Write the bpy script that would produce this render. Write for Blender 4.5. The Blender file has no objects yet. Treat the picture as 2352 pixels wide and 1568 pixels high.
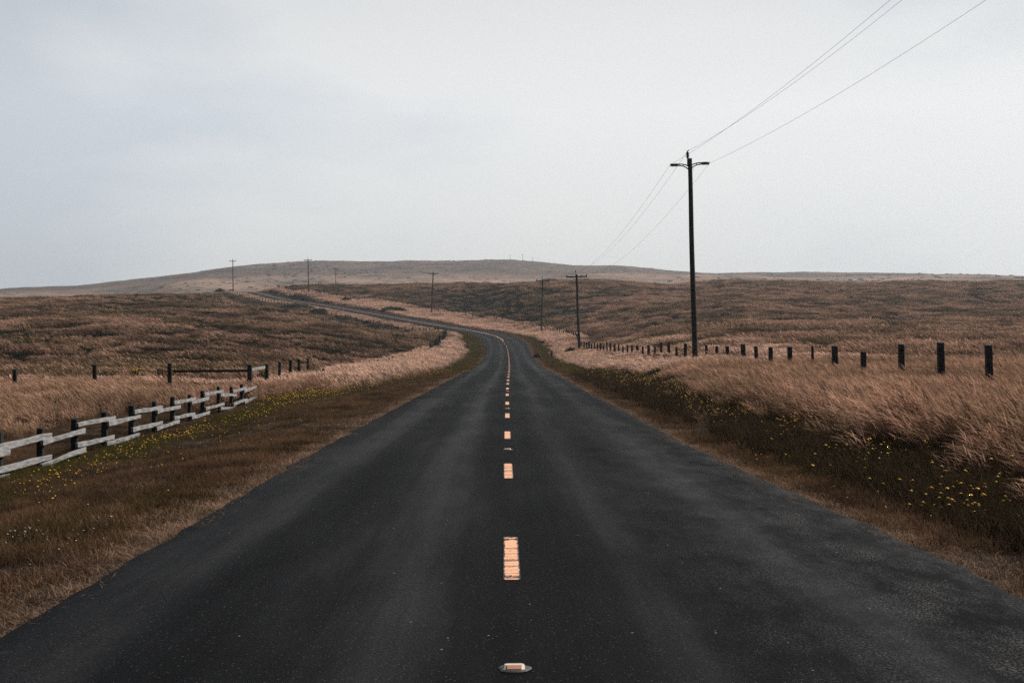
import bpy, math, random
import numpy as np
from mathutils import Vector, Matrix

random.seed(7)
RNG = np.random.default_rng(11)
scene = bpy.context.scene
COL = scene.collection
F, CX, CY, CH = 3267.0, 1176.0, 784.0, 1.52      # focal length in survey units, principal point, eye height


def at(x, y, D):
    """Survey reading (x, y) at distance D -> world point."""
    return Vector(((x - CX) / F * D, D, CH + (CY - y) / F * D))


# ------------------------------------------------------------------ noise
def _hash(ix, iy, seed):
    h = (ix.astype(np.int64) * 374761393 + iy.astype(np.int64) * 668265263 + seed * 974634777) & 0xFFFFFFFF
    h = ((h ^ (h >> 13)) * 1274126177) & 0xFFFFFFFF
    return ((h ^ (h >> 16)) & 0xFFFFFF) / float(0xFFFFFF)


def vnoise(x, y, seed=0):
    ix, iy = np.floor(x), np.floor(y)
    fx, fy = x - ix, y - iy
    fx, fy = fx * fx * (3 - 2 * fx), fy * fy * (3 - 2 * fy)
    a, b = _hash(ix, iy, seed), _hash(ix + 1, iy, seed)
    c, d = _hash(ix, iy + 1, seed), _hash(ix + 1, iy + 1, seed)
    return (a + (b - a) * fx) * (1 - fy) + (c + (d - c) * fx) * fy


def fbm(x, y, seed=0, n=3):
    s, amp, tot = 0.0, 1.0, 0.0
    for k in range(n):
        s = s + amp * vnoise(x * 2.03 ** k + 17 * k, y * 2.03 ** k - 9 * k, seed + k)
        tot += amp
        amp *= 0.5
    return s / tot


def smooth(a, b, x):
    t = np.clip((x - a) / (b - a), 0, 1)
    return t * t * (3 - 2 * t)


# ------------------------------------------------------------------ the road's line
RX = [(-60, .25), (-20, .12), (0, .03), (6.7, .0144), (21.9, -.07), (31, -.10), (48, -.16), (67, -.19), (101, -.20), (135, -.27),
      (163, -.38), (184, -.56), (206, -.98), (222, -1.6), (232, -2.45), (240, -3.6), (245, -4.6), (253, -6.4), (262, -8.8),
      (290, -18.7), (320, -29.6), (375, -49.5), (432, -70.4), (480, -87.9), (520, -101), (580, -118)]
RZ = [(-60, .30), (-20, .10), (0, 0), (100, -.49), (118, -.56), (135, -.54), (150, -.42), (163, -.24), (184, .34), (206, 1.12),
      (222, 1.80), (232, 2.27), (240, 2.68), (253, 3.30), (262, 3.74), (290, 5.45), (320, 7.45), (375, 11.05), (432, 14.6),
      (460, 16.9), (480, 18.2), (500, 18.7), (530, 18.3), (580, 16.0)]


def pchip(P):
    x = np.array([p[0] for p in P], float); y = np.array([p[1] for p in P], float)
    h = np.diff(x); dl = np.diff(y) / h
    m = np.zeros(len(x)); m[0], m[-1] = dl[0], dl[-1]
    for i in range(1, len(x) - 1):
        m[i] = (dl[i - 1] * h[i] + dl[i] * h[i - 1]) / (h[i] + h[i - 1])

    def f(q):
        q = np.clip(np.asarray(q, float), x[0], x[-1])
        i = np.clip(np.searchsorted(x, q) - 1, 0, len(x) - 2)
        t = (q - x[i]) / h[i]
        return ((2 * t**3 - 3 * t**2 + 1) * y[i] + (t**3 - 2 * t**2 + t) * h[i] * m[i] + (-2 * t**3 + 3 * t**2) * y[i + 1] + (t**3 - t**2) * h[i] * m[i + 1])
    return f


_rx, _rz = pchip(RX), pchip(RZ)
_ys = np.arange(-60, 580.1, .5)
_xs = np.convolve(np.pad(_rx(_ys), 12, mode="edge"), np.ones(25) / 25, "valid")
_zs = np.convolve(np.pad(_rz(_ys), 12, mode="edge"), np.ones(25) / 25, "valid")
_dx = np.gradient(_xs, _ys)
_arc = np.concatenate([[0], np.cumsum(np.hypot(np.diff(_xs), .5))]); _arc -= np.interp(0, _ys, _arc)
road_x = lambda y: np.interp(y, _ys, _xs)
road_z = lambda y: np.interp(y, _ys, _zs)
road_m = lambda y: np.interp(y, _ys, _dx)
arc_y = lambda s: np.interp(s, _arc, _ys)
HALF = lambda y: 2.90 + .40 * smooth(170, 215, y) + .45 * smooth(240, 330, y)


def road_frame(X, Y):
    """Signed distance from the centre line (right is positive) and the Y of the foot point."""
    fy = np.clip(np.asarray(Y, float), -60, 580)
    d = np.zeros_like(fy)
    for _ in range(3):
        m = road_m(fy); n = np.sqrt(1 + m * m)
        d = ((X - road_x(fy)) - m * (Y - fy)) / n
        fy = np.clip(Y + d * m / n, -60, 580)
    return d, fy


# ------------------------------------------------------------------ the land
CTRL = []


def cz(X, Y, z): CTRL.append((X, Y, z))
def ci(x, y, D): p = at(x, y, D); CTRL.append((p.x, p.y, p.z))


for Y in (5, 9, 15, 24, 36, 52, 72, 95, 120, 145, 170, 195, 215, 235, 255, 285, 320, 360, 400, 440, 480, 520, 560):
    m = float(road_m(Y)); n = math.hypot(1, m); rz = float(road_z(Y)); rx = float(road_x(Y))
    for o in (-3.6, 0, 3.6):
        cz(rx + o / n, Y - o * m / n, rz - .05)
    if Y > 240: cz(rx - 8.5 / n, Y + 8.5 * m / n, rz - .5); cz(rx - 14 / n, Y + 14 * m / n, rz - 1.0)
for Y in (6, 14, 28, 45):
    cz(-5.6, Y, -.45); cz(-8.6, Y, -.95 + .0042 * Y); cz(-14, Y, -.95 + .0042 * Y); cz(-24, Y + 8, -.80)
    cz(5.2, Y, -.02); cz(8, Y, .10); cz(12, Y, .15); cz(24, Y + 6, .35)
cz(-10.4, 61, -.68); cz(-10.2, 75, -.66); cz(-10, 95, -.62); cz(-9.8, 120, -.5); cz(-9.5, 150, -.15); cz(-9.5, 167, .1); cz(-9.7, 185, .8); cz(-9.8, 202, 1.5); cz(-9.9, 215, 2.2)
cz(-6.3, 75, -.58); cz(-5.6, 100, -.58)
for X, Y, z in ((11, 60, .15), (10.6, 85, .2), (9.8, 115, .15), (8.7, 150, .15), (8.3, 168, .35), (9.1, 200, 1.5), (8.8, 230, 2.2), (6.1, 280, 3.7),
                (1.5, 305, 4.7), (-7.6, 328, 6.4), (-22.6, 355, 9.1), (-42.9, 393, 12.8), (-60, 427, 16.0), (-76.8, 470, 18.7)):
    cz(X, Y, z)
prof_r = ((62, .2), (100, .9), (160, 2.6), (240, 6.2), (330, 12.0), (400, 17.0), (455, 20.4))
for u in (.15, .20, .28, .36, .46):
    for Y, z in prof_r:
        cz(u * Y, Y, z + .2 - (.25 if Y == 455 else 0))
    cz(u * 520, 520, 19.0); cz(u * 680, 680, 15)
for Y, z in ((200, 2.6), (250, 5.2), (320, 10.4), (400, 16.6), (450, 19.6)): cz(.085 * Y, Y, z)
for x, y, D in ((1400, 648, 455), (1250, 650, 462), (1100, 653, 475), (1000, 655, 485), (880, 656, 495), (770, 657, 505), (690, 659, 515)): ci(x, y, D)
for Y, z in ((340, 12.4), (400, 16.8)): cz(0.01 * Y, Y, z)
for Y, z in ((400, 15.6), (440, 18.4)): cz(-.06 * Y, Y, z)
prof_l = {-.46: ((62, -.6), (100, .6), (160, 3.2), (240, 7.0), (330, 10.3)), -.36: ((62, -.6), (100, .6), (160, 3.2), (240, 7.2), (350, 11.4)),
          -.283: ((66, -.6), (110, .9), (180, 4.2), (280, 9.0), (400, 13.7)), -.207: ((66, -.62), (110, .6), (190, 3.9), (300, 9.0), (400, 13.6), (480, 17.5)),
          -.15: ((75, -.62), (120, .35), (190, 3.2), (270, 6.6)), -.10: ((110, -.4), (160, .9), (215, 2.9))}
for u, P in prof_l.items():
    for Y, z in P: cz(u * Y, Y, z)
for x, y, D in ((-250, 740, 480), (0, 727, 480), (250, 712, 520), (480, 700, 570)): ci(x, y, D)
SKY = ((-300, 676), (0, 668), (100, 663), (200, 656.5), (300, 645), (400, 632), (500, 616), (560, 609.5), (700, 604), (850, 600.5), (970, 598.5), (1050, 599.5), (1150, 601),
       (1250, 605.5), (1350, 611), (1430, 611.5), (1480, 616), (1550, 624), (1650, 629), (1750, 627.5), (1900, 627), (2000, 626.5), (2130, 629), (2230, 634), (2352, 635), (2700, 640))
for x, y in SKY:
    x_ = min(max(x, 0), 2352)
    base = 700 if x < 1300 else 680
    ci(x, y, 1650)
    ci(x, y + (14 if x > 300 else 6), 2300)
    ci(x, 700, 4200); ci(x, 720, 6500)
    ci(x, base + 4, 700)
    ci(x, max(y + 2, 655 - 12 * (x > 1250) - 4 * (x > 1500)), 930) if x > 380 else ci(x, 690, 930)
    ci(x, .55 * y + .45 * max(y + 4, 652 - 12 * (x > 1250)), 1250)


def _uv(X, Y):
    r = np.maximum(np.hypot(X, Y), 4.0)
    az = np.clip(np.arctan2(X, np.maximum(Y, .15 * r)), -.75, .75)
    return az * 6.0, np.log(r), r


_C = np.array(CTRL)
_cu, _cv, _cr = _uv(_C[:, 0], _C[:, 1])
_keep = []
_seen = set()
for i in range(len(_C)):
    k = (round(_cu[i] * 60), round(_cv[i] * 60))
    if k not in _seen:
        _seen.add(k); _keep.append(i)
_C, _cu, _cv, _cr = _C[_keep], _cu[_keep], _cv[_keep], _cr[_keep]


def _phi(r2): return .5 * r2 * np.log(np.maximum(r2, 1e-12))


_n = len(_C)
_A = np.zeros((_n + 3, _n + 3))
_A[:_n, :_n] = _phi((_cu[:, None] - _cu[None]) ** 2 + (_cv[:, None] - _cv[None]) ** 2) + np.eye(_n) * 4e-4
_A[:_n, _n:] = np.c_[np.ones(_n), _cu, _cv]; _A[_n:, :_n] = _A[:_n, _n:].T
_w = np.linalg.solve(_A, np.r_[(_C[:, 2] - CH) / _cr, 0, 0, 0])


def base_z(X, Y):
    X = np.asarray(X, float).ravel(); Y = np.asarray(Y, float).ravel()
    out = np.empty(len(X))
    for i in range(0, len(X), 20000):
        u, v, r = _uv(X[i:i + 20000], Y[i:i + 20000])
        P = _phi((u[:, None] - _cu[None]) ** 2 + (v[:, None] - _cv[None]) ** 2)
        out[i:i + 20000] = CH + r * (P @ _w[:_n] + _w[_n] + _w[_n + 1] * u + _w[_n + 2] * v)
    return out


def ground_z(X, Y):
    X = np.asarray(X, float).ravel(); Y = np.asarray(Y, float).ravel()
    z = base_z(X, Y)
    d, fy = road_frame(X, Y)
    ad = np.abs(d); r = np.hypot(X, Y)
    away = smooth(4.5, 14, ad)
    fld = away * smooth(60, 110, r) * (1 - smooth(560, 800, r))
    z = z + fld * ((fbm(X / 11, Y / 13, 3, 3) - .5) * .62 + (fbm(X / 4.2, Y / 4.8, 8, 2) - .5) * .62)
    z = z + away * (1 - smooth(60, 110, r)) * (fbm(X / 2.5, Y / 2.5, 5, 3) - .5) * .22
    far = smooth(650, 1000, r)
    z = z + far * ((fbm(X / 120, Y / 190, 21, 4) - .5) * 7 + (fbm(X / 28, Y / 45, 31, 3) - .5) * 2.0)
    z = z + smooth(3.0, 4.0, ad) * ((fbm(X / .7, Y / .7, 15, 2) - .5) * .07 + (fbm(X / 1.5, Y / 2.4, 18, 3) - .5) * .30 * (1 - smooth(6.6, 8.0, ad))) * (1 - smooth(60, 110, r))
    h = HALF(fy) + np.where(d > 0, .30, 0) * (1 - smooth(8, 24, fy))
    k = 1 - smooth(h - .05, h + 2.6, ad)
    zr = road_z(fy) - .045 - .05 * smooth(h - .2, h + .5, ad) - .06 * (1 - smooth(h - .5, h - .15, ad))
    inr = (Y > -60) & (Y < 575)
    return np.where(inr, z * (1 - k) + zr * k, z)


def gz(x, y): return float(ground_z([x], [y])[0])


# ------------------------------------------------------------------ object helpers
def tag(o, label=None, cat=None, group=None, kind=None):
    if label: o["label"] = label
    if cat: o["category"] = cat
    if group: o["group"] = group
    if kind: o["kind"] = kind
    return o


def empty(name, loc, rot=(0, 0, 0)):
    o = bpy.data.objects.new(name, None); COL.objects.link(o)
    o.location = loc; o.rotation_euler = rot; o.empty_display_size = .2
    return o


def link(name, me, parent=None):
    o = bpy.data.objects.new(name, me); COL.objects.link(o)
    if parent is not None: o.parent = parent
    return o


class MB:
    """Collects verts and faces of one mesh."""
    def __init__(s): s.v, s.f, s.uv, s.sm = [], [], [], []

    def add(s, v, f, uv=None, sm=False):
        o = len(s.v); s.v += [tuple(p) for p in v]; s.f += [tuple(i + o for i in q) for q in f]
        s.uv += list(uv) if uv is not None else [(0, 0)] * len(v)
        s.sm += [sm] * len(f)

    def mesh(s, name, mat):
        me = bpy.data.meshes.new(name); me.from_pydata(s.v, [], s.f)
        l = me.uv_layers.new(name="UVMap")
        idx = np.zeros(len(me.loops), np.int32); me.loops.foreach_get("vertex_index", idx)
        l.data.foreach_set("uv", np.array(s.uv, np.float32)[idx].ravel())
        me.polygons.foreach_set("use_smooth", s.sm)
        me.materials.append(mat); me.update()
        return me

    def tube(s, pts, rad, n=10, caps=True):
        pts = [Vector(p) for p in pts]
        rad = rad if hasattr(rad, "__len__") else [rad] * len(pts)
        v, uv, L = [], [], 0
        t0 = (pts[1] - pts[0]).normalized()
        a = t0.orthogonal().normalized()
        for i, p in enumerate(pts):
            t = (pts[min(i + 1, len(pts) - 1)] - pts[max(i - 1, 0)]).normalized()
            a = (a - t * a.dot(t)).normalized(); b = t.cross(a)
            if i: L += (p - pts[i - 1]).length
            for k in range(n):
                q = 2 * math.pi * k / n
                v.append(p + (a * math.cos(q) + b * math.sin(q)) * rad[i]); uv.append((k / n, L))
        f = [(i * n + k, i * n + (k + 1) % n, (i + 1) * n + (k + 1) % n, (i + 1) * n + k) for i in range(len(pts) - 1) for k in range(n)]
        s.add(v, f, uv, True)
        if caps:
            m = len(pts) - 1
            s.add(v[:n], [tuple(range(n - 1, -1, -1))], uv[:n]); s.add(v[m * n:], [tuple(range(n))], uv[m * n:])

    def beam(s, p0, p1, w, h, rough=.0, seg=6, up=Vector((0, 0, 1)), seed=0, taper=1.0, chop=0.0):
        """A hewn square timber from p0 to p1: chamfered section, uneven faces, sawn ends."""
        rnd = random.Random(seed)
        p0, p1 = Vector(p0), Vector(p1)
        t = (p1 - p0).normalized(); L = (p1 - p0).length
        a = t.cross(up).normalized() if abs(t.dot(up)) < .98 else t.cross(Vector((0, 1, 0))).normalized()
        b = a.cross(t)
        c = .82
        sec = [(-1, -c), (-c, -1), (0, -1.02), (c, -1), (1, -c), (1, c), (c, 1), (0, 1.02), (-c, 1), (-1, c)]
        n = len(sec); v, uv = [], []
        ph = [rnd.uniform(0, 6.28) for _ in range(4)]
        for i in range(seg + 1):
            q = i / seg
            k = 1 + (taper - 1) * q
            top = 1 + rough * (math.sin(q * 5 + ph[0]) + .6 * math.sin(q * 13 + ph[1])) + rnd.uniform(-rough, rough)
            bot = 1 + rough * (math.sin(q * 4 + ph[2]) + .6 * math.sin(q * 11 + ph[3])) + rnd.uniform(-rough, rough)
            for j, (x, y) in enumerate(sec):
                yy = y * (top if y > 0 else bot) * k * h / 2
                xx = x * k * w / 2 * (1 + rnd.uniform(-rough, rough) * .5)
                e = (chop * (y + .4 * x) if i == seg else (-chop * .7 * y if i == 0 else 0))
                v.append(p0 + t * (L * q + e) + a * xx + b * yy); uv.append((j / n * (w + h) * 2, L * q))
        f = [(i * n + k, i * n + (k + 1) % n, (i + 1) * n + (k + 1) % n, (i + 1) * n + k) for i in range(seg) for k in range(n)]
        s.add(v, f, uv)
        s.add(v[:n], [tuple(range(n - 1, -1, -1))], uv[:n]); s.add(v[seg * n:], [tuple(range(n))], uv[seg * n:])


def copy_tree(o, parent=None):
    c = o.copy(); COL.objects.link(c); c.parent = parent
    for ch in [x for x in COL.objects if x.parent == o and x != c]:
        copy_tree(ch, c)
    return c


# ------------------------------------------------------------------ materials
def mat(name):
    m = bpy.data.materials.new(name); m.use_nodes = True
    nt = m.node_tree; b = nt.nodes["Principled BSDF"]
    return m, nt, b


def N(nt, t, **kw):
    n = nt.nodes.new(t)
    for k, v in kw.items():
        if k in n.inputs and not hasattr(n, k): n.inputs[k].default_value = v
        else: setattr(n, k, v)
    return n


def ramp(nt, fac, stops):
    r = nt.nodes.new("ShaderNodeValToRGB")
    while len(r.color_ramp.elements) < len(stops): r.color_ramp.elements.new(.5)
    for e, (p, c) in zip(r.color_ramp.elements, stops):
        e.position = p; e.color = (*c, 1) if len(c) == 3 else c
    nt.links.new(fac, r.inputs[0])
    return r.outputs[0]


def noise(nt, vec, scale, detail=4, rough=.55):
    n = nt.nodes.new("ShaderNodeTexNoise"); n.inputs["Scale"].default_value = scale
    n.inputs["Detail"].default_value = detail; n.inputs["Roughness"].default_value = rough
    if vec is not None: nt.links.new(vec, n.inputs["Vector"])
    return n.outputs["Fac"]


def mapping(nt, vec, scale=(1, 1, 1), loc=(0, 0, 0)):
    n = nt.nodes.new("ShaderNodeMapping"); n.inputs["Scale"].default_value = scale; n.inputs["Location"].default_value = loc
    nt.links.new(vec, n.inputs["Vector"]); return n.outputs[0]


def mixc(nt, fac, a, b, mode="MIX"):
    n = nt.nodes.new("ShaderNodeMix"); n.data_type = "RGBA"; n.blend_type = mode
    for sock, val in ((n.inputs[0], fac), (n.inputs[6], a), (n.inputs[7], b)):
        if isinstance(val, bpy.types.NodeSocket): nt.links.new(val, sock)
        elif isinstance(val, (int, float)): sock.default_value = val
        else: sock.default_value = (*val, 1)
    return n.outputs[2]


def mth(nt, op, a, b=0.0, clamp=False):
    n = nt.nodes.new("ShaderNodeMath"); n.operation = op; n.use_clamp = clamp
    for sock, val in ((n.inputs[0], a), (n.inputs[1], b)):
        if isinstance(val, bpy.types.NodeSocket): nt.links.new(val, sock)
        else: sock.default_value = val
    return n.outputs[0]


def bump(nt, b, height, strength=.4, dist=.01):
    n = nt.nodes.new("ShaderNodeBump"); n.inputs["Strength"].default_value = strength; n.inputs["Distance"].default_value = dist
    nt.links.new(height, n.inputs["Height"]); nt.links.new(n.outputs[0], b.inputs["Normal"])


def uvn(nt): return nt.nodes.new("ShaderNodeUVMap").outputs[0]
def pos(nt): return nt.nodes.new("ShaderNodeNewGeometry").outputs["Position"]


TAN, TAN2, BROWN, DARK, OLIVE = (.57, .345, .240), (.27, .165, .12), (.12, .074, .053), (.045, .031, .022), (.10, .085, .024)


def timber(name, c0, c1, scale=1.0, rough=.85):
    m, nt, b = mat(name)
    u = uvn(nt)
    g = noise(nt, mapping(nt, u, (70, 3.0, 1)), scale, 5, .65)
    k = noise(nt, mapping(nt, u, (9, 1.2, 1)), scale, 3)
    col = ramp(nt, g, ((.30, c0), (.68, c1)))
    col = mixc(nt, ramp(nt, k, ((.38, (.45,) * 3), (.62, (1, 1, 1)))), mixc(nt, .6, col, c0), col)
    nt.links.new(col, b.inputs["Base Color"]); b.inputs["Roughness"].default_value = rough
    b.inputs["Specular IOR Level"].default_value = .2
    bump(nt, b, g, .6, .006)
    return m


M_RAIL = timber("weathered_grey_wood", (.085, .083, .082), (.40, .39, .385))
M_POST = timber("dark_old_wood", (.012, .0125, .013), (.034, .034, .034))
M_POSTFAR = timber("brown_old_wood", (.016, .015, .014), (.045, .041, .037))
M_POLE = timber("creosoted_pole", (.018, .0175, .017), (.060, .056, .053), 1.4)
M_ARM = timber("crossarm_wood", (.022, .018, .016), (.055, .042, .036))


def plain(name, c, rough=.6, metal=0.0, spec=.4):
    m, nt, b = mat(name)
    n = noise(nt, pos(nt), 9, 3)
    nt.links.new(mixc(nt, n, tuple(x * .8 for x in c), tuple(min(1, x * 1.2) for x in c)), b.inputs["Base Color"])
    b.inputs["Roughness"].default_value = rough; b.inputs["Metallic"].default_value = metal; b.inputs["Specular IOR Level"].default_value = spec
    return m


M_IRON = plain("dark_cast_iron", (.02, .021, .023), .55)
M_INSUL = plain("dark_polymer", (.028, .029, .032), .5)
M_WIRE = plain("old_conductor", (.10, .10, .105), .6)
M_FWIRE = plain("rusty_fence_wire", (.045, .036, .03), .8)
M_CREAM = plain("cream_reflector_plastic", (.72, .62, .47), .45)
M_LENS = plain("salmon_lens", (.62, .30, .22), .25, 0, .6)
M_PAD = plain("grey_bitumen_pad", (.055, .056, .06), .5)
M_MARK = plain("black_marker_paint", (.018, .019, .02), .6)
M_MARKW = plain("pale_marker_paint", (.30, .30, .31), .6)


def m_road():
    m, nt, b = mat("worn_asphalt")
    u = uvn(nt); p = pos(nt)
    sx = N(nt, "ShaderNodeSeparateXYZ"); nt.links.new(u, sx.inputs[0])
    streak = noise(nt, mapping(nt, u, (.9, .014, 1)), 1.0, 7, .62)          # long soft bands along the lanes
    blot = noise(nt, mapping(nt, u, (.9, .16, 1), (3, 5, 0)), 1.0, 8, .68)
    fine = noise(nt, p, 55, 6, .75)
    grain = N(nt, "ShaderNodeTexVoronoi"); grain.inputs["Scale"].default_value = 75; nt.links.new(p, grain.inputs["Vector"])
    # tyre tracks, polished a little paler
    trk = None
    for c, w in ((-2.15, .42), (-.72, .40), (.78, .42), (2.05, .5)):
        d = mth(nt, "DIVIDE", mth(nt, "ABSOLUTE", mth(nt, "SUBTRACT", sx.outputs[0], c)), w)
        g = mth(nt, "SUBTRACT", 1.0, d, True)
        trk = g if trk is None else mth(nt, "MAXIMUM", trk, g)
    f = mth(nt, "ADD", mth(nt, "MULTIPLY", streak, .55), mth(nt, "MULTIPLY", blot, .45))
    f = mth(nt, "ADD", f, mth(nt, "MULTIPLY", trk, .13))
    col = ramp(nt, f, ((.36, (.0036, .0038, .0043)), (.54, (.0074, .0077, .0085)), (.72, (.025, .0253, .0268))))
    col = mixc(nt, 1.0, col, ramp(nt, fine, ((.32, (.30,) * 3), (.52, (.95,) * 3), (.68, (2.0, 1.97, 1.94)), (.82, (3.4, 3.35, 3.3)))), "MULTIPLY")
    # worn aggregate showing on the right-hand lane, in dragged patches
    wear = noise(nt, mapping(nt, u, (1.5, .55, 1), (9, 2, 0)), 1.6, 6, .72)
    side = mth(nt, "MULTIPLY", mth(nt, "SUBTRACT", sx.outputs[0], .7), .55, True)
    wf = mth(nt, "MULTIPLY", ramp(nt, wear, ((.42, (0, 0, 0)), (.74, (1, 1, 1)))), side, True)
    pass; wl = N(nt, "ShaderNodeMapRange"); nt.links.new(sx.outputs[1], wl.inputs[0]); wl.inputs[1].default_value = 9; wl.inputs[2].default_value = 30; wl.inputs[3].default_value = 1.0; wl.inputs[4].default_value = .22
    wf = mth(nt, "MULTIPLY", wf, wl.outputs[0])
    ag = ramp(nt, noise(nt, mapping(nt, u, (62, 44, 1)), 1.0, 4, .8), ((.50, (0, 0, 0)), (.60, (1, 1, 1))))
    col = mixc(nt, mth(nt, "MULTIPLY", mth(nt, "MULTIPLY", wf, ag), .9), col, (.25, .243, .238))
    # pale chips
    chip = N(nt, "ShaderNodeTexVoronoi"); chip.inputs["Scale"].default_value = 9; chip.inputs["Randomness"].default_value = 1; nt.links.new(p, chip.inputs["Vector"])
    sel = N(nt, "ShaderNodeSeparateColor"); nt.links.new(chip.outputs["Color"], sel.inputs[0])
    cf = mth(nt, "MULTIPLY", mth(nt, "LESS_THAN", chip.outputs["Distance"], .055), mth(nt, "GREATER_THAN", sel.outputs[0], .78))
    col = mixc(nt, mth(nt, "MULTIPLY", cf, .8), col, (.42, .40, .38))
    fl2 = N(nt, "ShaderNodeTexVoronoi"); fl2.inputs["Scale"].default_value = 38; nt.links.new(p, fl2.inputs["Vector"])
    sel2 = N(nt, "ShaderNodeSeparateColor"); nt.links.new(fl2.outputs["Color"], sel2.inputs[0])
    f2 = mth(nt, "MULTIPLY", mth(nt, "LESS_THAN", fl2.outputs["Distance"], .17), mth(nt, "GREATER_THAN", sel2.outputs[1], .72))
    col = mixc(nt, mth(nt, "MULTIPLY", f2, .7), col, (.115, .113, .11))
    nt.links.new(col, b.inputs["Base Color"])
    rg = ramp(nt, f, ((.4, (.66,) * 3), (.7, (.5,) * 3)))
    nt.links.new(rg, b.inputs["Roughness"]); b.inputs["Specular IOR Level"].default_value = .014
    bump(nt, b, mth(nt, "ADD", grain.outputs["Distance"], fine), .55, .006)
    return m


def m_paint():
    m, nt, b = mat("peach_road_paint")
    u = uvn(nt); p = pos(nt)
    s = N(nt, "ShaderNodeSeparateXYZ"); nt.links.new(u, s.inputs[0])
    e = mth(nt, "ABSOLUTE", mth(nt, "SUBTRACT", s.outputs[0], .5))                      # 0 centre .. .5 edge
    fray = noise(nt, mapping(nt, p, (48, 30, 48)), 1.0, 4, .7)
    edge = mth(nt, "GREATER_THAN", mth(nt, "ADD", e, mth(nt, "MULTIPLY", mth(nt, "SUBTRACT", fray, .5), .50)), .42)
    wob = mth(nt, "MULTIPLY", noise(nt, mapping(nt, u, (4, 6, 1)), 1.0, 3), .18)
    w = N(nt, "ShaderNodeTexNoise"); w.noise_dimensions = "1D"; w.inputs["Scale"].default_value = 6.5; w.inputs["Detail"].default_value = 3
    nt.links.new(mth(nt, "ADD", s.outputs[1], wob), w.inputs["W"])
    cr = mth(nt, "LESS_THAN", mth(nt, "ABSOLUTE", mth(nt, "SUBTRACT", w.outputs["Fac"], .5)), .016)
    dark = mth(nt, "MAXIMUM", edge, cr)
    col = mixc(nt, noise(nt, p, 25, 4), (.88, .45, .255), (.97, .53, .32))
    col = mixc(nt, dark, col, (.02, .018, .017))
    nt.links.new(col, b.inputs["Base Color"]); b.inputs["Roughness"].default_value = .65; b.inputs["Specular IOR Level"].default_value = .25
    return m


def m_ground():
    m, nt, b = mat("dry_turf_and_soil")
    p = pos(nt)
    big = noise(nt, mapping(nt, p, (.016, .010, .016)), 1.0, 5, .6)
    mid = noise(nt, mapping(nt, p, (.11, .06, .11)), 1.0, 6, .62)
    fin = noise(nt, p, 2.6, 8, .75)
    f = mth(nt, "ADD", mth(nt, "MULTIPLY", big, .45), mth(nt, "ADD", mth(nt, "MULTIPLY", mid, .35), mth(nt, "MULTIPLY", fin, .20)))
    col = ramp(nt, f, ((.34, (.028, .024, .018)), (.43, (.07, .050, .038)), (.51, (.22, .145, .110)), (.62, (.40, .27, .205))))
    sy = N(nt, "ShaderNodeSeparateXYZ"); nt.links.new(p, sy.inputs[0])
    mr = N(nt, "ShaderNodeMapRange"); nt.links.new(sy.outputs[1], mr.inputs[0]); mr.inputs[1].default_value = 480; mr.inputs[2].default_value = 640
    soil = ramp(nt, noise(nt, p, 3.1, 8, .7), ((.35, (.022, .017, .013)), (.6, (.060, .042, .031)), (.75, (.13, .09, .068))))
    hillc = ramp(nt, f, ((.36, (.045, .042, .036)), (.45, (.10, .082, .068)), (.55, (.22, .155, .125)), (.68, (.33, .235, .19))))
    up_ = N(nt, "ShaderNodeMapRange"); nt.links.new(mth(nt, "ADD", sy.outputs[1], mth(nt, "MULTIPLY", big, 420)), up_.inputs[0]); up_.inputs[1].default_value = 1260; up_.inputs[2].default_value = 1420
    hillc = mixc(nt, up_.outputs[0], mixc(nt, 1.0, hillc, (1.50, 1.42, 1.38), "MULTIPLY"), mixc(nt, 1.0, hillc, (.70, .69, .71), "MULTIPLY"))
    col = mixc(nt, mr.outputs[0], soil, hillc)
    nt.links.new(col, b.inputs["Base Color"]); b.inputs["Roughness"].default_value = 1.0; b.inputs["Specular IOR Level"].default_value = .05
    bump(nt, b, fin, .8, .25)
    return m


def m_grass(name, head, stem, dark, scale=(.16, .09, .16), green=None, gscale=.7, trans=.35, lo=.36, hi=.60):
    """Blades: each blade's own tint, head and stem colours, broad patches of another growth by place."""
    m, nt, b = mat(name)
    nt.nodes.remove(b)
    at_ = N(nt, "ShaderNodeAttribute"); at_.attribute_name = "tint"
    s = N(nt, "ShaderNodeSeparateColor"); nt.links.new(at_.outputs["Color"], s.inputs[0])
    p = pos(nt)
    col = mixc(nt, s.outputs[1], stem, head)
    patch = noise(nt, mapping(nt, p, scale), 1.0, 5, .62)
    col = mixc(nt, ramp(nt, patch, ((lo, (1, 1, 1)), (hi, (0, 0, 0)))), col, mixc(nt, .18, dark, col))
    if green:
        gp = noise(nt, mapping(nt, p, (gscale, gscale * .6, gscale), (4, 7, 1)), 1.0, 4)
        col = mixc(nt, mth(nt, "MULTIPLY", ramp(nt, gp, ((.45, (0, 0, 0)), (.6, (1, 1, 1)))), s.outputs[2]), col, green)
    v = mth(nt, "ADD", .38, mth(nt, "MULTIPLY", s.outputs[0], 1.24))
    hv = N(nt, "ShaderNodeHueSaturation"); nt.links.new(v, hv.inputs["Value"]); nt.links.new(col, hv.inputs["Color"])
    d = N(nt, "ShaderNodeBsdfDiffuse"); t = N(nt, "ShaderNodeBsdfTranslucent"); mx = N(nt, "ShaderNodeMixShader")
    nt.links.new(hv.outputs[0], d.inputs[0]); nt.links.new(hv.outputs[0], t.inputs[0]); mx.inputs[0].default_value = trans
    nt.links.new(d.outputs[0], mx.inputs[1]); nt.links.new(t.outputs[0], mx.inputs[2])
    nt.links.new(mx.outputs[0], nt.nodes["Material Output"].inputs[0])
    return m


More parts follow.
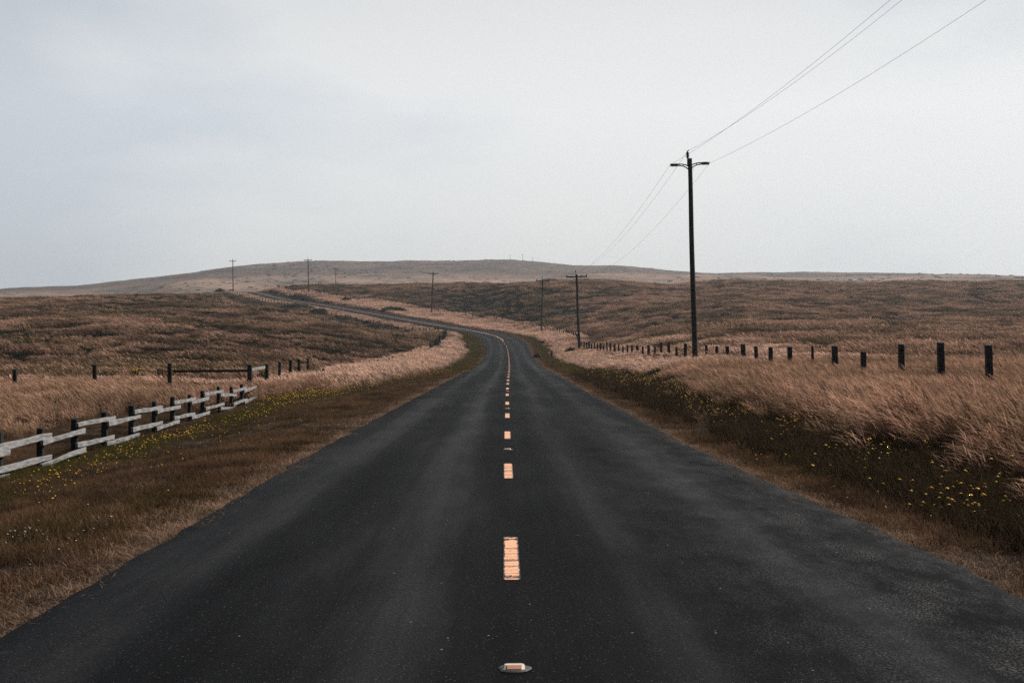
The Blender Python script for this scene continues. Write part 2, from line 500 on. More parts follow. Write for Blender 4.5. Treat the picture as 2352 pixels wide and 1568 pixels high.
M_ROAD, M_PAINT, M_GROUND = m_road(), m_paint(), m_ground()
M_TALL = m_grass("tall_dry_grass", TAN, (.105, .063, .042), (.22, .13, .088), (.35, .22, .35), (.29, .20, .115), .6, trans=.30)
M_MEADOW = m_grass("pale_meadow_grass", (.60, .395, .300), (.21, .136, .100), (.24, .155, .112), (.35, .22, .35), trans=.30, lo=.30, hi=.52)
M_FIELD = m_grass("field_grass", (.43, .26, .183), (.135, .082, .058), (.060, .037, .026), (.15, .085, .15), (.07, .06, .02), .05, lo=.40, hi=.56)
M_VERGE = m_grass("verge_turf", (.55, .325, .20), (.115, .064, .036), (.034, .022, .014), (.8, .55, .8), (.10, .076, .026), .3, lo=.42, hi=.60)
M_GREEN = m_grass("green_verge", (.20, .155, .036), (.085, .072, .020), (.05, .04, .02), (.7, .5, .7))
M_HERB = m_grass("shade_tinted_leafy_herbage", (.095, .064, .034), (.046, .033, .018), (.085, .055, .034), (.6, .4, .6), trans=.2)  # dark undergrowth; shade below the tall grass is painted into its colour
M_STRAW = m_grass("road_edge_straw", (.48, .315, .22), (.32, .205, .14), (.12, .08, .055), (1.2, .9, 1.2))
M_SCRUB = m_grass("dark_scrub", (.060, .045, .028), (.035, .027, .018), (.030, .026, .016), (.2, .1, .2), (.055, .052, .018), .12)
M_BUSH = m_grass("bush_leaves", (.060, .056, .020), (.030, .028, .013), (.026, .026, .013), (1.3, 1.3, 1.3))
M_YELLOW = plain("yellow_petals", (.86, .48, .025), .7)
M_SEED = plain("pale_seed_head", (.46, .38, .31), .8)
M_STALK = plain("flower_stalk", (.05, .045, .02), .8)


# ------------------------------------------------------------------ ground, road, markings
def build_ground():
    az = np.concatenate([np.linspace(-180, -60, 25)[:-1], np.linspace(-60, -25, 40)[:-1], np.linspace(-25, 25, 520), np.linspace(25, 60, 40)[1:], np.linspace(60, 180, 25)[1:-1]])
    az = np.radians(az)
    r = np.concatenate([np.geomspace(2.0, 60, 150)[:-1], np.geomspace(60, 620, 330)[:-1], np.geomspace(620, 2350, 120)])
    A, R = np.meshgrid(az, r)
    X, Y = (R * np.sin(A)).ravel(), (R * np.cos(A)).ravel()
    Z = ground_z(X, Y)
    na, nr = len(az), len(r)
    X, Y, Z = np.append(X, 0), np.append(Y, 0), np.append(Z, gz(0, 0))
    i = np.arange(nr - 1)[:, None] * na; j = np.arange(na)[None]; jn = (j + 1) % na
    q = np.stack([i + j, i + na + j, i + na + jn, i + jn], -1).reshape(-1, 4)
    c = len(X) - 1
    tri = [(c, int(k), int((k + 1) % na)) for k in range(na)]
    me = bpy.data.meshes.new("ground")
    me.from_pydata(np.c_[X, Y, Z].tolist(), [], q.tolist() + tri)
    me.polygons.foreach_set("use_smooth", np.ones(len(me.polygons), bool))
    me.materials.append(M_GROUND)
    return tag(link("ground", me), "rolling dry grassland rising from the roadside to the far hazy hill", "ground", kind="structure")


build_ground()


def lane_pt(y, off, lift=0.0):
    m = float(road_m(y)); n = math.hypot(1, m)
    crown = .012 * (1 - min(1.0, abs(off) / 2.9) ** 2) - .012
    return Vector((float(road_x(y)) + off / n, y - off * m / n, float(road_z(y)) + crown + lift))


def build_road():
    ys = np.concatenate([np.arange(-55, 4, 1.5), np.arange(4, 70, .35), np.arange(70, 300, .8), np.arange(300, 575, 1.6)])
    v, f, uv = [], [], []
    offs = [-1.0, -.985, -.9, -.66, -.33, 0, .33, .66, .9, .985, 1.0]
    for y in ys:
        h = float(HALF(y))
        jl = float(fbm(np.array([y / .55]), np.array([1.0]), 41, 4)[0] - .5) * .14
        jr = float(fbm(np.array([y / .55]), np.array([9.0]), 43, 4)[0] - .5) * .14
        s = float(np.interp(y, _ys, _arc))
        for k, o in enumerate(offs):
            hh = h - .12 * (1 - float(smooth(8, 22, y))) if o < 0 else h + .30 * (1 - float(smooth(8, 24, y)))
            w = o * hh + (jl if k < 2 else (jr if k > 8 else 0))
            p = lane_pt(y, w)
            if k in (0, 10): p.z -= .11
            v.append(p); uv.append((w, s))
    n = len(offs)
    f = [(i * n + k, i * n + k + 1, (i + 1) * n + k + 1, (i + 1) * n + k) for i in range(len(ys) - 1) for k in range(n - 1)]
    b = MB(); b.add(v, f, uv, True)
    tag(link("road", b.mesh("road", M_ROAD)), "dark worn asphalt two-lane road winding up to the crest", "road", kind="structure")


build_road()


def stripe(b, s0, s1, off, w, step):
    n = max(2, int((s1 - s0) / step)); v, uv = [], []
    for i in range(n + 1):
        s = s0 + (s1 - s0) * i / n; y = float(arc_y(s))
        for k in (-.5, 0, .5):
            v.append(lane_pt(y, off + k * w, .004)); uv.append((k + .5, s))
    f = [(i * 3 + k, i * 3 + k + 1, (i + 1) * 3 + k + 1, (i + 1) * 3 + k) for i in range(n) for k in (0, 1)]
    b.add(v, f, uv)


mk = MB()
s = 9.35
while s < 236:
    stripe(mk, s, s + 2.13, .0 if s < 200 else -.11, .115 if s < 60 else .13, .1)
    s += 7.315
stripe(mk, 218, 500, .12, .13, 1.0)
stripe(mk, 240, 500, -.12, .13, 1.0)
tag(link("road_markings", mk.mesh("road_markings", M_PAINT)), "peach coloured dashed centre line becoming solid round the bend", "road markings", kind="structure")


# raised reflectors on the centre line
def make_reflector():
    r = empty("road_reflector", (0, 0, 0))
    b = MB(); n = 18
    ring = [(.078 * (1 + .10 * math.sin(3 * a + 1) + .06 * math.sin(7 * a)) * math.cos(a), .088 * (1 + .10 * math.cos(2 * a)) * math.sin(a)) for a in [2 * math.pi * k / n for k in range(n)]]
    b.add([(x, y, .0) for x, y in ring] + [(x * .86, y * .86, .006) for x, y in ring] + [(0, 0, .0065)],
          [(k, (k + 1) % n, n + (k + 1) % n, n + k) for k in range(n)] + [(n + k, n + (k + 1) % n, 2 * n) for k in range(n)])
    link("adhesive_pad", b.mesh("adhesive_pad", M_PAD), r)
    b = MB()
    xs = [-.051, -.036, .036, .051]
    lo = [(xs[0], -.040, .005), (xs[1], -.050, .005), (xs[2], -.050, .005), (xs[3], -.040, .005), (xs[3], .040, .005), (xs[2], .050, .005), (xs[1], .050, .005), (xs[0], .040, .005)]
    hi = [(-.046, -.012, .020), (-.036, -.016, .022), (.036, -.016, .022), (.046, -.012, .020), (.046, .012, .020), (.036, .016, .022), (-.036, .016, .022), (-.046, .012, .020)]
    b.add(lo + hi, [(k, (k + 1) % 8, 8 + (k + 1) % 8, 8 + k) for k in range(8)] + [tuple(range(8, 16))])
    link("body", b.mesh("body", M_CREAM), r)
    for sg in (-1, 1):
        b = MB()
        q = [(-.034, -.0480, .0070), (.034, -.0480, .0070), (.034, -.0205, .0198), (-.034, -.0205, .0198)]
        top = [Vector(p) + Vector((0, -.0016, .0022)) for p in q]
        v = [Vector((x, y * -sg * -1, z)) if sg == 1 else Vector((x, -y, z)) for x, y, z in [tuple(p) for p in q] + [tuple(p) for p in top]]
        b.add(v, [(4, 5, 6, 7), (0, 1, 5, 4), (1, 2, 6, 5), (2, 3, 7, 6), (3, 0, 4, 7)])
        link("lens", b.mesh("lens", M_LENS), r)
    return r


rf = make_reflector()
for k in range(9):
    o = rf if k == 0 else copy_tree(rf)
    sarc = 6.75 + 14.63 * k
    y = float(arc_y(sarc)); p = lane_pt(y, .0, .003)
    m = float(road_m(y)); o.location = p; o.rotation_euler = (math.atan(float(np.gradient(_zs, _ys)[int((y + 60) * 2)])), 0, -math.atan(m))
    lab = ("large cream road reflector on a grey pad before the first dash", "small cream reflector between the second and third centre dashes",
           "thin cream reflector between the fourth and fifth centre dashes")
    tag(o, lab[k] if k < 3 else "tiny cream reflector far along the dashed centre line", "road reflector", "reflectors along the centre line")


# ------------------------------------------------------------------ fences
def post_mesh(p, top, w, seed, m=M_POST, lean=(0, 0)):
    b = MB(); foot = Vector(p) - Vector((0, 0, .25))
    head = Vector((p[0] + lean[0], p[1] + lean[1], top))
    b.beam(foot, head, w, w * random.Random(seed).uniform(.85, 1.15), .05, 5, Vector((0, 1, 0)), seed, .93, .012)
    return b.mesh("post", m)


# low split-rail fence beside the verge
LX0, LM = -7.78, -.037
def lfx(D): return LX0 + LM * D
rail_fence = empty("rail_fence", (lfx(38), 38, gz(lfx(38), 38)))
tag(rail_fence, "low split-rail fence of weathered grey rails on dark posts", "fence")
bpy.context.view_layer.update()


def attach(name, me, parent):
    """A mesh in world coordinates, parented to its thing."""
    o = link(name, me, parent); o.matrix_parent_inverse = parent.matrix_world.inverted(); return o


SPX = lambda x: x / 3.7235
SPY = lambda y: 803.9 + y / 3.7235
def on_fence(x, y, out=0.0):
    """Point on the fence's vertical plane (moved OUT metres towards the road) seen at reading (x, y)."""
    u = (SPX(x) - CX) / F
    D = (LX0 + out) / (u - LM)
    return Vector((u * D, D, CH + (CY - SPY(y)) / F * D))


posts = ((55, 700, 1060, 60), (345, 665, 1010, 58), (638, 585, 860, 56), (895, 528, 825, 50), (1127, 470, 722, 51), (1320, 438, 705, 38), (1476, 400, 605, 40), (1620, 380, 630, 30),
         (1732, 348, 525, 36), (1866, 311, 520, 27), (1977, 314, 480, 27), (2066, 292, 460, 28))
for k, (x, yt, yb, w) in enumerate(posts):
    if k == 0: x = -16
    t = on_fence(x, yt)
    g = gz(t.x, t.y)
    if k == 0: t.z = .0
    attach("post", post_mesh((t.x, t.y, g), t.z, w / 3.7235 / F * t.y * .97 if k else .14, 100 + k), rail_fence)
rails = ((-330, 905, 432, 732, 62), (358, 790, 720, 688, 52), (660, 640, 980, 578, 40), (922, 630, 1195, 566, 37), (1145, 530, 1383, 488, 38), (1340, 528, 1538, 482, 30), (1485, 448, 1668, 420, 30),
         (1635, 453, 1780, 412, 26), (1745, 380, 1908, 350, 30), (1882, 381, 2020, 385, 22), (1988, 352, 2103, 328, 28), (2085, 352, 2190, 315, 25),
         (-330, 1110, 432, 915, 62), (350, 990, 725, 850, 44), (655, 815, 970, 742, 45), (908, 802, 1187, 725, 38), (1130, 682, 1383, 620, 38), (1337, 672, 1528, 610, 34), (1487, 580, 1662, 546, 27),
         (1637, 583, 1788, 532, 28), (1755, 500, 1913, 462, 29), (1882, 500, 2015, 493, 26), (1995, 464, 2112, 420, 26), (2090, 447, 2190, 402, 26),
         (-330, 960, 75, 872, 45), (-330, 1180, 70, 1080, 45))
for k, (x0, y0, x1, y1, h) in enumerate(rails):
    o = .11 + .02 * (k % 2)
    p0, p1 = on_fence(x0, y0, o), on_fence(x1, y1, o)
    Dm = (p0.y + p1.y) / 2
    b = MB(); b.beam(p0, p1, .055, max(.092, h * .86 / 3.7235 / F * Dm), .15, 11, Vector((0, 0, 1)), 300 + k, 1.0, .018)
    attach("rail", b.mesh("rail", M_RAIL), rail_fence)


def wire_run(pts, name, parent, r=.004, m=M_FWIRE):
    b = MB(); b.tube(pts, r, 5, False); attach(name, b.mesh(name, m), parent)


# cross fence with a timber brace rail, behind the rail fence
cross = empty("pasture_fence", (-14, 58, gz(-14, 58))); bpy.context.view_layer.update()
tag(cross, "wire pasture fence with one long dark brace rail beyond the rail fence", "fence")
tops = []
for k, (x, yt, D, w) in enumerate(((-150, 852, 56, .16), (34, 848, 57, .16), (217, 837, 58, .16), (390, 834, 58, .17), (573.5, 837, 57.5, .185))):
    t = at(x, yt, D); g = gz(t.x, t.y)
    attach("post", post_mesh((t.x, t.y, g), t.z, w, 140 + k, M_POST, ((-.02, 0), (0, 0), (.015, 0), (0, 0), (0, 0))[k]), cross); tops.append(t)
b = MB(); b.beam(at(397, 852.5, 57.95), at(568, 851, 57.5), .09, .10, .04, 8, Vector((0, 0, 1)), 71)
attach("brace_rail", b.mesh("brace_rail", M_POST), cross)
for dz in (-.32, -.58):
    wire_run([t + Vector((0, -.09, dz)) for t in tops], "wire", cross)

# fence following the road, near side of the bend to the crest
road_fence = empty("pasture_fence", (-10, 120, gz(-10, 120))); bpy.context.view_layer.update()
tag(road_fence, "dark post fence on the inside of the bend running up to the crest", "fence", "post fences beside the road")


def walk(path, step):
    out, left = [], 0.0
    for (x0, y0), (x1, y1) in zip(path[:-1], path[1:]):
        L = math.hypot(x1 - x0, y1 - y0); q = left
        while q < L:
            out.append((x0 + (x1 - x0) * q / L, y0 + (y1 - y0) * q / L)); q += step
        left = q - L
    return out


rnd = random.Random(5)
lp = [(-10.61, 61.4), (-10.53, 64.2), (-10.52, 67.3), (-10.50, 70.2), (-10.48, 73.0)] + walk([(-10.45, 75.7), (-9.6, 167), (-9.7, 185), (-9.9, 215)], 2.95)[1:] + walk([(-10.6, 219.5), (-11.5, 223.5), (-16, 252), (-95.4, 477), (-104, 499)], 4.9)
ttop = {0: .545, 1: .60, 2: .66, 3: .645, 4: .67}
wp = []
for k, (x, y) in enumerate(lp):
    g = gz(x, y)
    t = ttop.get(k, g + rnd.uniform(1.0, 1.3) - (.62 if 74 < y < 165 else 0))
    w = (.17, .125, .155, .15, .115)[k] if k < 5 else rnd.uniform(.12, .18) * (1.15 if y > 150 else 1)
    attach("post", post_mesh((x, y, g), t, w, 500 + k, M_POSTFAR if k > 5 else M_POST, (rnd.uniform(-.09, .06), 0)), road_fence)
    wp.append(Vector((x + .08, y, t - .3)))
for dz in (0, -.3):
    wire_run([p + Vector((0, 0, dz)) for p in wp[:26]], "wire", road_fence)
b = MB(); b.beam(at(577, 848.5, 57.6), at(608, 843.5, 61.2), .05, .12, .06, 6, Vector((0, 0, 1)), 77)
attach("brace_rail", b.mesh("brace_rail", M_RAIL), road_fence)

# fence along the other field: dark weathered posts in pale grass
field_fence = empty("field_fence", (10.5, 80, gz(10.5, 80))); bpy.context.view_layer.update()
tag(field_fence, "row of dark leaning fence posts in pale grass around the tallest utility pole", "fence", "post fences beside the road")
reads = {0: (2270, 792, .145, -.05), 1: (2160, 786, .15, -.055), 2: (2070, 790, .145, -.03), 3: (1983, 807, .15, -.02), 4: (1917, 794, .17, -.03), 5: (1866, 794, .075, -.03), 6: (1814, 796, .16, -.02),
         7: (1770, 797, .15, -.01), 8: (1736, 795, .14, -.06), 9: (1706, 790, .185, -.07), 10: (1670, 795, .16, -.08), 11: (1646, 795, .13, -.03), 12: (1622, 792, .13, -.04)}
fw = []
for k in range(-1, 38):
    D = 35 + 3.6 * k; x = 11.72 - .026 * (D - 35)
    w, lean = rnd.uniform(.12, .19), rnd.uniform(-.06, .02)
    if k in reads:
        sx_, sy_, w, lean = reads[k]; x = (sx_ - CX) / F * D - lean; t = CH + (CY - sy_) / F * D
        x -= 0
    else:
        t = gz(x, D) + rnd.uniform(1.0, 1.35)
    attach("post", post_mesh((x, D, gz(x, D)), t, w * 1.18, 700 + k, M_POST, (lean, 0)), field_fence)
    fw.append(Vector((x + .06, D, t - .35)))
for dz in (0, -.32):
    wire_run([p + Vector((0, 0, dz)) for p in fw], "wire", field_fence, .003)

upper_fence = empty("field_fence", (0, 310, gz(0, 310))); bpy.context.view_layer.update()
tag(upper_fence, "long line of small dark posts climbing the bank above the road to the crest", "fence", "post fences beside the road")
up = walk([(8.3, 170.5), (9.1, 200), (8.8, 230), (6.1, 280), (1.5, 305), (-7.6, 328), (-22.6, 355), (-42.9, 393), (-60, 427), (-76.8, 470), (-81, 490)], 3.62)
for k, (x, y) in enumerate(up):
    g = gz(x, y)
    attach("post", post_mesh((x, y, g), g + rnd.uniform(1.0, 1.4), rnd.uniform(.14, .20), 900 + k, M_POSTFAR, (rnd.uniform(-.08, .06), 0)), upper_fence)

# small roadside marker
mp = at(1267, 816, 150); mz = gz(mp.x, mp.y)
mkr = empty("roadside_marker", (mp.x, mp.y, mz))
tag(mkr, "short dark roadside marker post with pale foot in grass outside the bend", "marker post")
b = MB(); b.beam((0, 0, .42), (0, 0, .98), .20, .05, .01, 3, Vector((0, 1, 0)), 1); link("marker_plate", b.mesh("marker_plate", M_MARK), mkr)
b = MB(); b.beam((0, 0, -.2), (0, 0, .43), .17, .045, .01, 3, Vector((0, 1, 0)), 2); link("stake", b.mesh("stake", M_MARKW), mkr)


# ------------------------------------------------------------------ utility poles
def lathe(b, prof, n=12, M=None):
    v = [(r * math.cos(2 * math.pi * k / n), r * math.sin(2 * math.pi * k / n), z) for r, z in prof for k in range(n)]
    if M is not None: v = [M @ Vector(p) for p in v]
    b.add(v, [(i * n + k, i * n + (k + 1) % n, (i + 1) * n + (k + 1) % n, (i + 1) * n + k) for i in range(len(prof) - 1) for k in range(n)], [(k / n, prof[i][1]) for i in range(len(prof)) for k in range(n)], True)
    m = (len(prof) - 1) * n
    b.add(v[m:], [tuple(range(n))])


def insulator(b, M, L, R, sheds):
    prof = [(.025, 0)]
    for k in range(sheds):
        z = L * (k + .3) / sheds
        prof += [(R * .62, z), (R, z + L * .28 / sheds), (R * .62, z + L * .5 / sheds)]
    prof += [(R * .6, L), (.03, L + .02)]
    lathe(b, prof, 14, M)


gp = at(1597, 810, 68)
g1 = gz(gp.x, gp.y)
tp = at(1584, 364, 68)
H1 = tp.z - g1
p1 = empty("utility_pole", (gp.x, gp.y, g1), (0, math.atan2(tp.x - gp.x, H1), 0))
tag(p1, "tall dark utility pole with curved bracket arms and ribbed insulators beside the fence posts", "utility pole", "utility poles carrying the power line")
b = MB(); b.tube([(.012 * math.sin(k * .7), .01 * math.sin(k), -.4 + (H1 + .4) * k / 12) for k in range(13)], [.142 - .040 * k / 12 for k in range(13)], 16)
link("shaft", b.mesh("shaft", M_POLE), p1)
ZB = H1 - .36
for sg in (-1, 1):
    b = MB(); y = -.02
    # arched cast bracket: two chords joined by webs, leaving two oval eyes
    xs = [.08, .16, .24, .32, .40, .48, .54]
    top = [.0, .035, .065, .085, .097, .10, .115]; bot = [-.16, -.085, -.035, -.002, .015, .02, .02]
    dz = .04 if sg > 0 else 0
    U = [Vector((sg * x, y, ZB + dz + z)) for x, z in zip(xs, top)]; Lw = [Vector((sg * x, y, ZB + dz + z)) for x, z in zip(xs, bot)]
    b.tube(U, .026, 6); b.tube(Lw, .026, 6)
    for i in (0, 3, 5, 6): b.tube([U[i], (U[i] + Lw[i]) / 2 + Vector((0, .002, 0)), Lw[i]], [.024, .017, .024], 6)
    br = link("bracket_arm", b.mesh("bracket_arm", M_IRON), p1)
    b = MB(); Mi = Matrix.Translation((sg * .56, y, ZB + dz + .065)) @ Matrix.Rotation(sg * math.pi / 2, 4, "Y")
    insulator(b, Mi, .31, .098, 6); ins = link("insulator", b.mesh("insulator", M_INSUL), p1)
    b = MB(); e = Vector((sg * .90, y, ZB + dz + .065))
    b.tube([e + Vector((0, -.10, .05)), e, e + Vector((0, .10, -.05))], .02, 6); b.tube([e, e + Vector((sg * .05, -.03, .06))], [.024, .012], 6); b.tube([e, e + Vector((sg * .04, .02, -.05))], [.024, .012], 6)
    link("wire_clamp", b.mesh("wire_clamp", M_IRON), ins)
b = MB(); b.beam((-.105, -.03, H1 - .33), (-.095, -.03, H1 + .03), .055, .075, .02, 4, Vector((0, 1, 0)), 3); link("top_bracket", b.mesh("top_bracket", M_IRON), p1)
b = MB(); insulator(b, Matrix.Translation((-.095, -.03, H1 + .02)), .27, .092, 7); ins = link("insulator", b.mesh("insulator", M_INSUL), p1)
b = MB(); e = Vector((-.095, -.03, H1 + .33)); b.tube([e + Vector((-.055, 0, .035)), e, e + Vector((.06, -.05, .075))], [.014, .03, .014], 6); b.tube([e + Vector((0, 0, -.05)), e], .028, 6)
link("wire_clamp", b.mesh("wire_clamp", M_IRON), ins)
b = MB(); b.tube([(.08, -.02, ZB - .17), (.18, -.02, ZB - .17)], .011, 6); b.tube([(.07, -.02, ZB + .06), (.13, -.02, ZB + .06)], .008, 6); link("bolt", b.mesh("bolt", M_IRON), p1)


def make_pole():
    r = empty("utility_pole", (0, 0, 0)); H = 9.7
    b = MB(); b.tube([(.015 * math.sin(k * .9), .0, -.5 + (H + .5) * k / 10) for k in range(11)], [.178 - .055 * k / 10 for k in range(11)], 12); link("shaft", b.mesh("shaft", M_POLE), r)
    b = MB(); b.beam((-1.22, -.15, H - .30), (1.22, -.15, H - .30), .12, .165, .02, 8, Vector((0, 0, 1)), 4); arm = link("crossarm", b.mesh("crossarm", M_ARM), r)
    for sg in (-1, 1):
        b = MB(); b.tube([(sg * .62, -.16, H - .34), (sg * .06, -.10, H - .78)], .02, 6); link("brace", b.mesh("brace", M_IRON), r)
        b = MB(); lathe(b, [(.02, 0), (.022, .06), (.062, .08), (.068, .13), (.045, .16), (.062, .19), (.05, .24), (.03, .26)], 10, Matrix.Translation((sg * 1.14, -.15, H - .25))); link("insulator", b.mesh("insulator", M_INSUL), r)
    b = MB(); lathe(b, [(.03, -.25), (.03, .22), (.055, .24), (.062, .33), (.045, .37), (.058, .41), (.04, .5), (.02, .52)], 10, Matrix.Translation((-.10, -.1, H))); link("insulator", b.mesh("insulator", M_INSUL), r)
    return r


pole0 = make_pole()
PG = "utility poles carrying the power line"
poles = ((1331, 1324, 630, 166, 9.7, -.012, 0.05, "dark utility pole with a crossarm where the fence turns up the hill"),
         (1243.6, 1246.6, 641, 268, 9.7, .01, -.10, "utility pole with a crossarm on the pale bank outside the road bend"),
         (991, 995, 625.5, 340, 9.7, .03, -.12, "utility pole with a crossarm halfway up the slope above the road"),
         (709, 707.3, 595, 424, 9.7, .0, .05, "utility pole with a crossarm behind the upper fence near the road crest"),
         (535.3, 534.6, 597.4, 486, 9.7, 0, -.05, "utility pole with a crossarm where the road vanishes over the crest, against the sky"),
         (770.5, 771.4, 615.8, 617, 9.7, 0, 0, "utility pole with hidden foot just beyond the crest, below the skyline"),
         (956, 956, 646.8, 674, 9.7, 0, 0, "top of a utility pole peeping over the field's crest"),
         (1172, 1172, 595.5, 1640, 9.7, 0, 0, "tiny half-sunk utility pole on the hill's skyline"),
         (1200.5, 1200.5, 584.5, 1560, 9.7, 0, 0, "tiny full-height utility pole standing out on the hill's skyline"),
         (1224, 1224, 598, 1590, 9.7, 0, 0, "tiny utility pole on the hill's far shoulder with a wide crossarm"),
         (1283, 1283, 608.5, 1560, 9.7, 0, 0, "faint tiny utility pole on the hillside just below the skyline"))
POLE = []
for k, (xb, xt, yt, D, H, _l, rz, lab) in enumerate(poles):
    o = pole0 if k == 0 else copy_tree(pole0)
    t = at(xt, yt, D); x0 = (xb - CX) / F * D
    g = gz(x0, D); s_ = (t.z - g) / 9.7
    if D > 600:
        g = min(g, t.z - 9.7) if D < 1000 else g
        s_ = (t.z - g) / 9.7 if D < 1000 else max(.62, (t.z - g) / 9.7)
    o.location = (x0, D, g); o.rotation_euler = (0, math.atan2(t.x - x0, t.z - g), rz); o.scale = (1, 1, s_) if D < 1000 else (1.15, 1.15, s_)
    tag(o, lab, "utility pole", PG); POLE.append(o)
    print("pole", k, "scale", round(s_, 3), "g", round(g, 2))
bpy.context.view_layer.update()


def span(a, c, sag, n=26):
    a, c = Vector(a), Vector(c)
    return [a.lerp(c, i / n) - Vector((0, 0, 4 * sag * (i / n) * (1 - i / n))) for i in range(n + 1)]


W1 = p1.matrix_world
tips1 = [W1 @ Vector((-.95, -.02, ZB + .07)), W1 @ Vector((-.095, -.03, H1 + .34)), W1 @ Vector((.95, -.02, ZB + .11))]
W2 = POLE[0].matrix_world
tips2 = [W2 @ Vector((-1.14, -.15, 9.7 + .0)), W2 @ Vector((-.10, -.1, 9.7 + .5)), W2 @ Vector((1.14, -.15, 9.7))]
names = ("outer", "middle", "inner")
labs1 = ("thin power line overhead from the pole's road-side insulator, topmost of the three", "thin power line overhead from the ribbed insulator on the pole's tip",
         "lone lower power line overhead from the bracket arm facing the field")
labs2 = ("thin power line dropping from the pole's road-side arm to the next pole", "thin power line dropping from the pole's tip to the next pole",
         "thin power line crossing behind the tall pole down to the next pole")
for k, (a, rd) in enumerate(zip(tips1, ((2045, 0), (2072, 0), (2265, 0)))):
    # the line passes the reading where it leaves the view, then runs on behind the eye
    D = (38.0, 40.0, 38.5)[k]
    q = at(rd[0], rd[1], D)
    e = q + (q - a).normalized() * 90; e.z = q.z + 1.2
    mid = span(a, q, .25, 20)[:-1] + span(q, e, .3, 16)
    b = MB(); b.tube(mid, .0048, 6, False)
    tag(link("power_line", b.mesh("power_line", M_WIRE)), labs1[k], "power line", "power line wires")
for k, (a, c) in enumerate(zip(tips1, tips2)):
    b = MB(); b.tube(span(a, c, 1.35), .0052, 6, False)
    tag(link("power_line", b.mesh("power_line", M_WIRE)), labs2[k], "power line", "power line wires")


# ------------------------------------------------------------------ scattered growth
def ribbons(name, n, rad, h0, h1, w, mat_, bend=(.3, .7), lean_dir=math.pi, lean_sd=.45, head=True, levels=6, seed=0, green=.5, hw=2.6, droop=.5, dome=0.0, curl=1.9):
    """One clump: N bent ribbons leaning with the wind, with tint attribute (tint, head, green share)."""
    r = np.random.default_rng(seed)
    t = np.linspace(0, 1, levels)
    rr = rad * np.sqrt(r.random(n)); aa = r.random(n) * 2 * np.pi
    bx, by = rr * np.cos(aa), rr * np.sin(aa)
    h = r.uniform(h0, h1, n) * (1 - dome * (rr / rad) ** 2); bd = r.uniform(*bend, n)
    ld = lean_dir + r.normal(0, lean_sd, n)
    L = h[:, None] * bd[:, None] * t[None] ** curl
    px = bx[:, None] + L * np.cos(ld)[:, None]; py = by[:, None] + L * np.sin(ld)[:, None]
    pz = h[:, None] * (t[None] - droop * bd[:, None] * t[None] ** 3.2 * .6)
    sa = r.random(n) * np.pi
    hd = (t > .70).astype(float) if head else np.zeros(levels)
    prof = np.where(t > .70, hw * np.sin(np.clip((t - .62) / .40, 0, 1) * np.pi * .93) + .15, 1.0) if head else (1 - .85 * t)
    ww = w * r.uniform(.7, 1.3, n)[:, None] * prof[None] * .5
    sxv, syv = np.cos(sa)[:, None] * ww, np.sin(sa)[:, None] * ww
    V = np.empty((n, levels, 2, 3))
    V[:, :, 0] = np.stack([px - sxv, py - syv, pz], -1); V[:, :, 1] = np.stack([px + sxv, py + syv, pz], -1)
    tint = r.random(n); gr = (r.random(n) < green).astype(float)
    C = np.zeros((n, levels, 2, 4), np.float32); C[..., 0] = tint[:, None, None]; C[..., 1] = np.clip(hd + .30 * t, 0, 1)[None, :, None]; C[..., 2] = gr[:, None, None]; C[..., 3] = 1
    i = (np.arange(n)[:, None] * levels + np.arange(levels - 1)[None]) * 2
    q = np.stack([i, i + 1, i + 3, i + 2], -1).reshape(-1, 4)
    me = bpy.data.meshes.new(name); me.from_pydata(V.reshape(-1, 3).tolist(), [], q.tolist())
    at_ = me.color_attributes.new("tint", "FLOAT_COLOR", "POINT"); at_.data.foreach_set("color", C.ravel())
    me.polygons.foreach_set("use_smooth", np.ones(len(me.polygons), bool))
    me.materials.append(mat_)
    return bpy.data.objects.new(name, me)


def leaves(name, n, rx, ry, rz, size, mat_, seed=0, hollow=.45):
    """A low bush: leaf clusters through an uneven dome."""
    r = np.random.default_rng(seed)
    d = r.normal(size=(n, 3)); d /= np.linalg.norm(d, axis=1)[:, None]; d[:, 2] = np.abs(d[:, 2])
    lob = .72 + .42 * fbm(d[:, 0] * 2.4 + 5 + seed, d[:, 1] * 2.4 + d[:, 2] * 1.7 + 3, seed, 3)
    k = (hollow + (1 - hollow) * r.random(n) ** .5) * lob
    c = d * k[:, None] * np.array([rx, ry, rz])
    a = r.normal(size=(n, 3)); a /= np.linalg.norm(a, axis=1)[:, None]
    b_ = np.cross(a, r.normal(size=(n, 3))); b_ /= np.linalg.norm(b_, axis=1)[:, None]
    s = size * r.uniform(.5, 1.4, n)[:, None]
    V = np.stack([c - a * s, c - b_ * s * .42, c + a * s, c + b_ * s * .42], 1)
    V[..., 2] = np.maximum(V[..., 2], -.05)
    me = bpy.data.meshes.new(name); me.from_pydata(V.reshape(-1, 3).tolist(), [], np.arange(4 * n).reshape(-1, 4).tolist())
    C = np.ones((n, 4, 4), np.float32); C[..., 0] = r.random(n)[:, None]; C[..., 1] = r.random(n)[:, None]; C[..., 2] = (r.random(n) < .5)[:, None]
    at_ = me.color_attributes.new("tint", "FLOAT_COLOR", "POINT"); at_.data.foreach_set("color", C.ravel())
    me.materials.append(mat_)
    return me


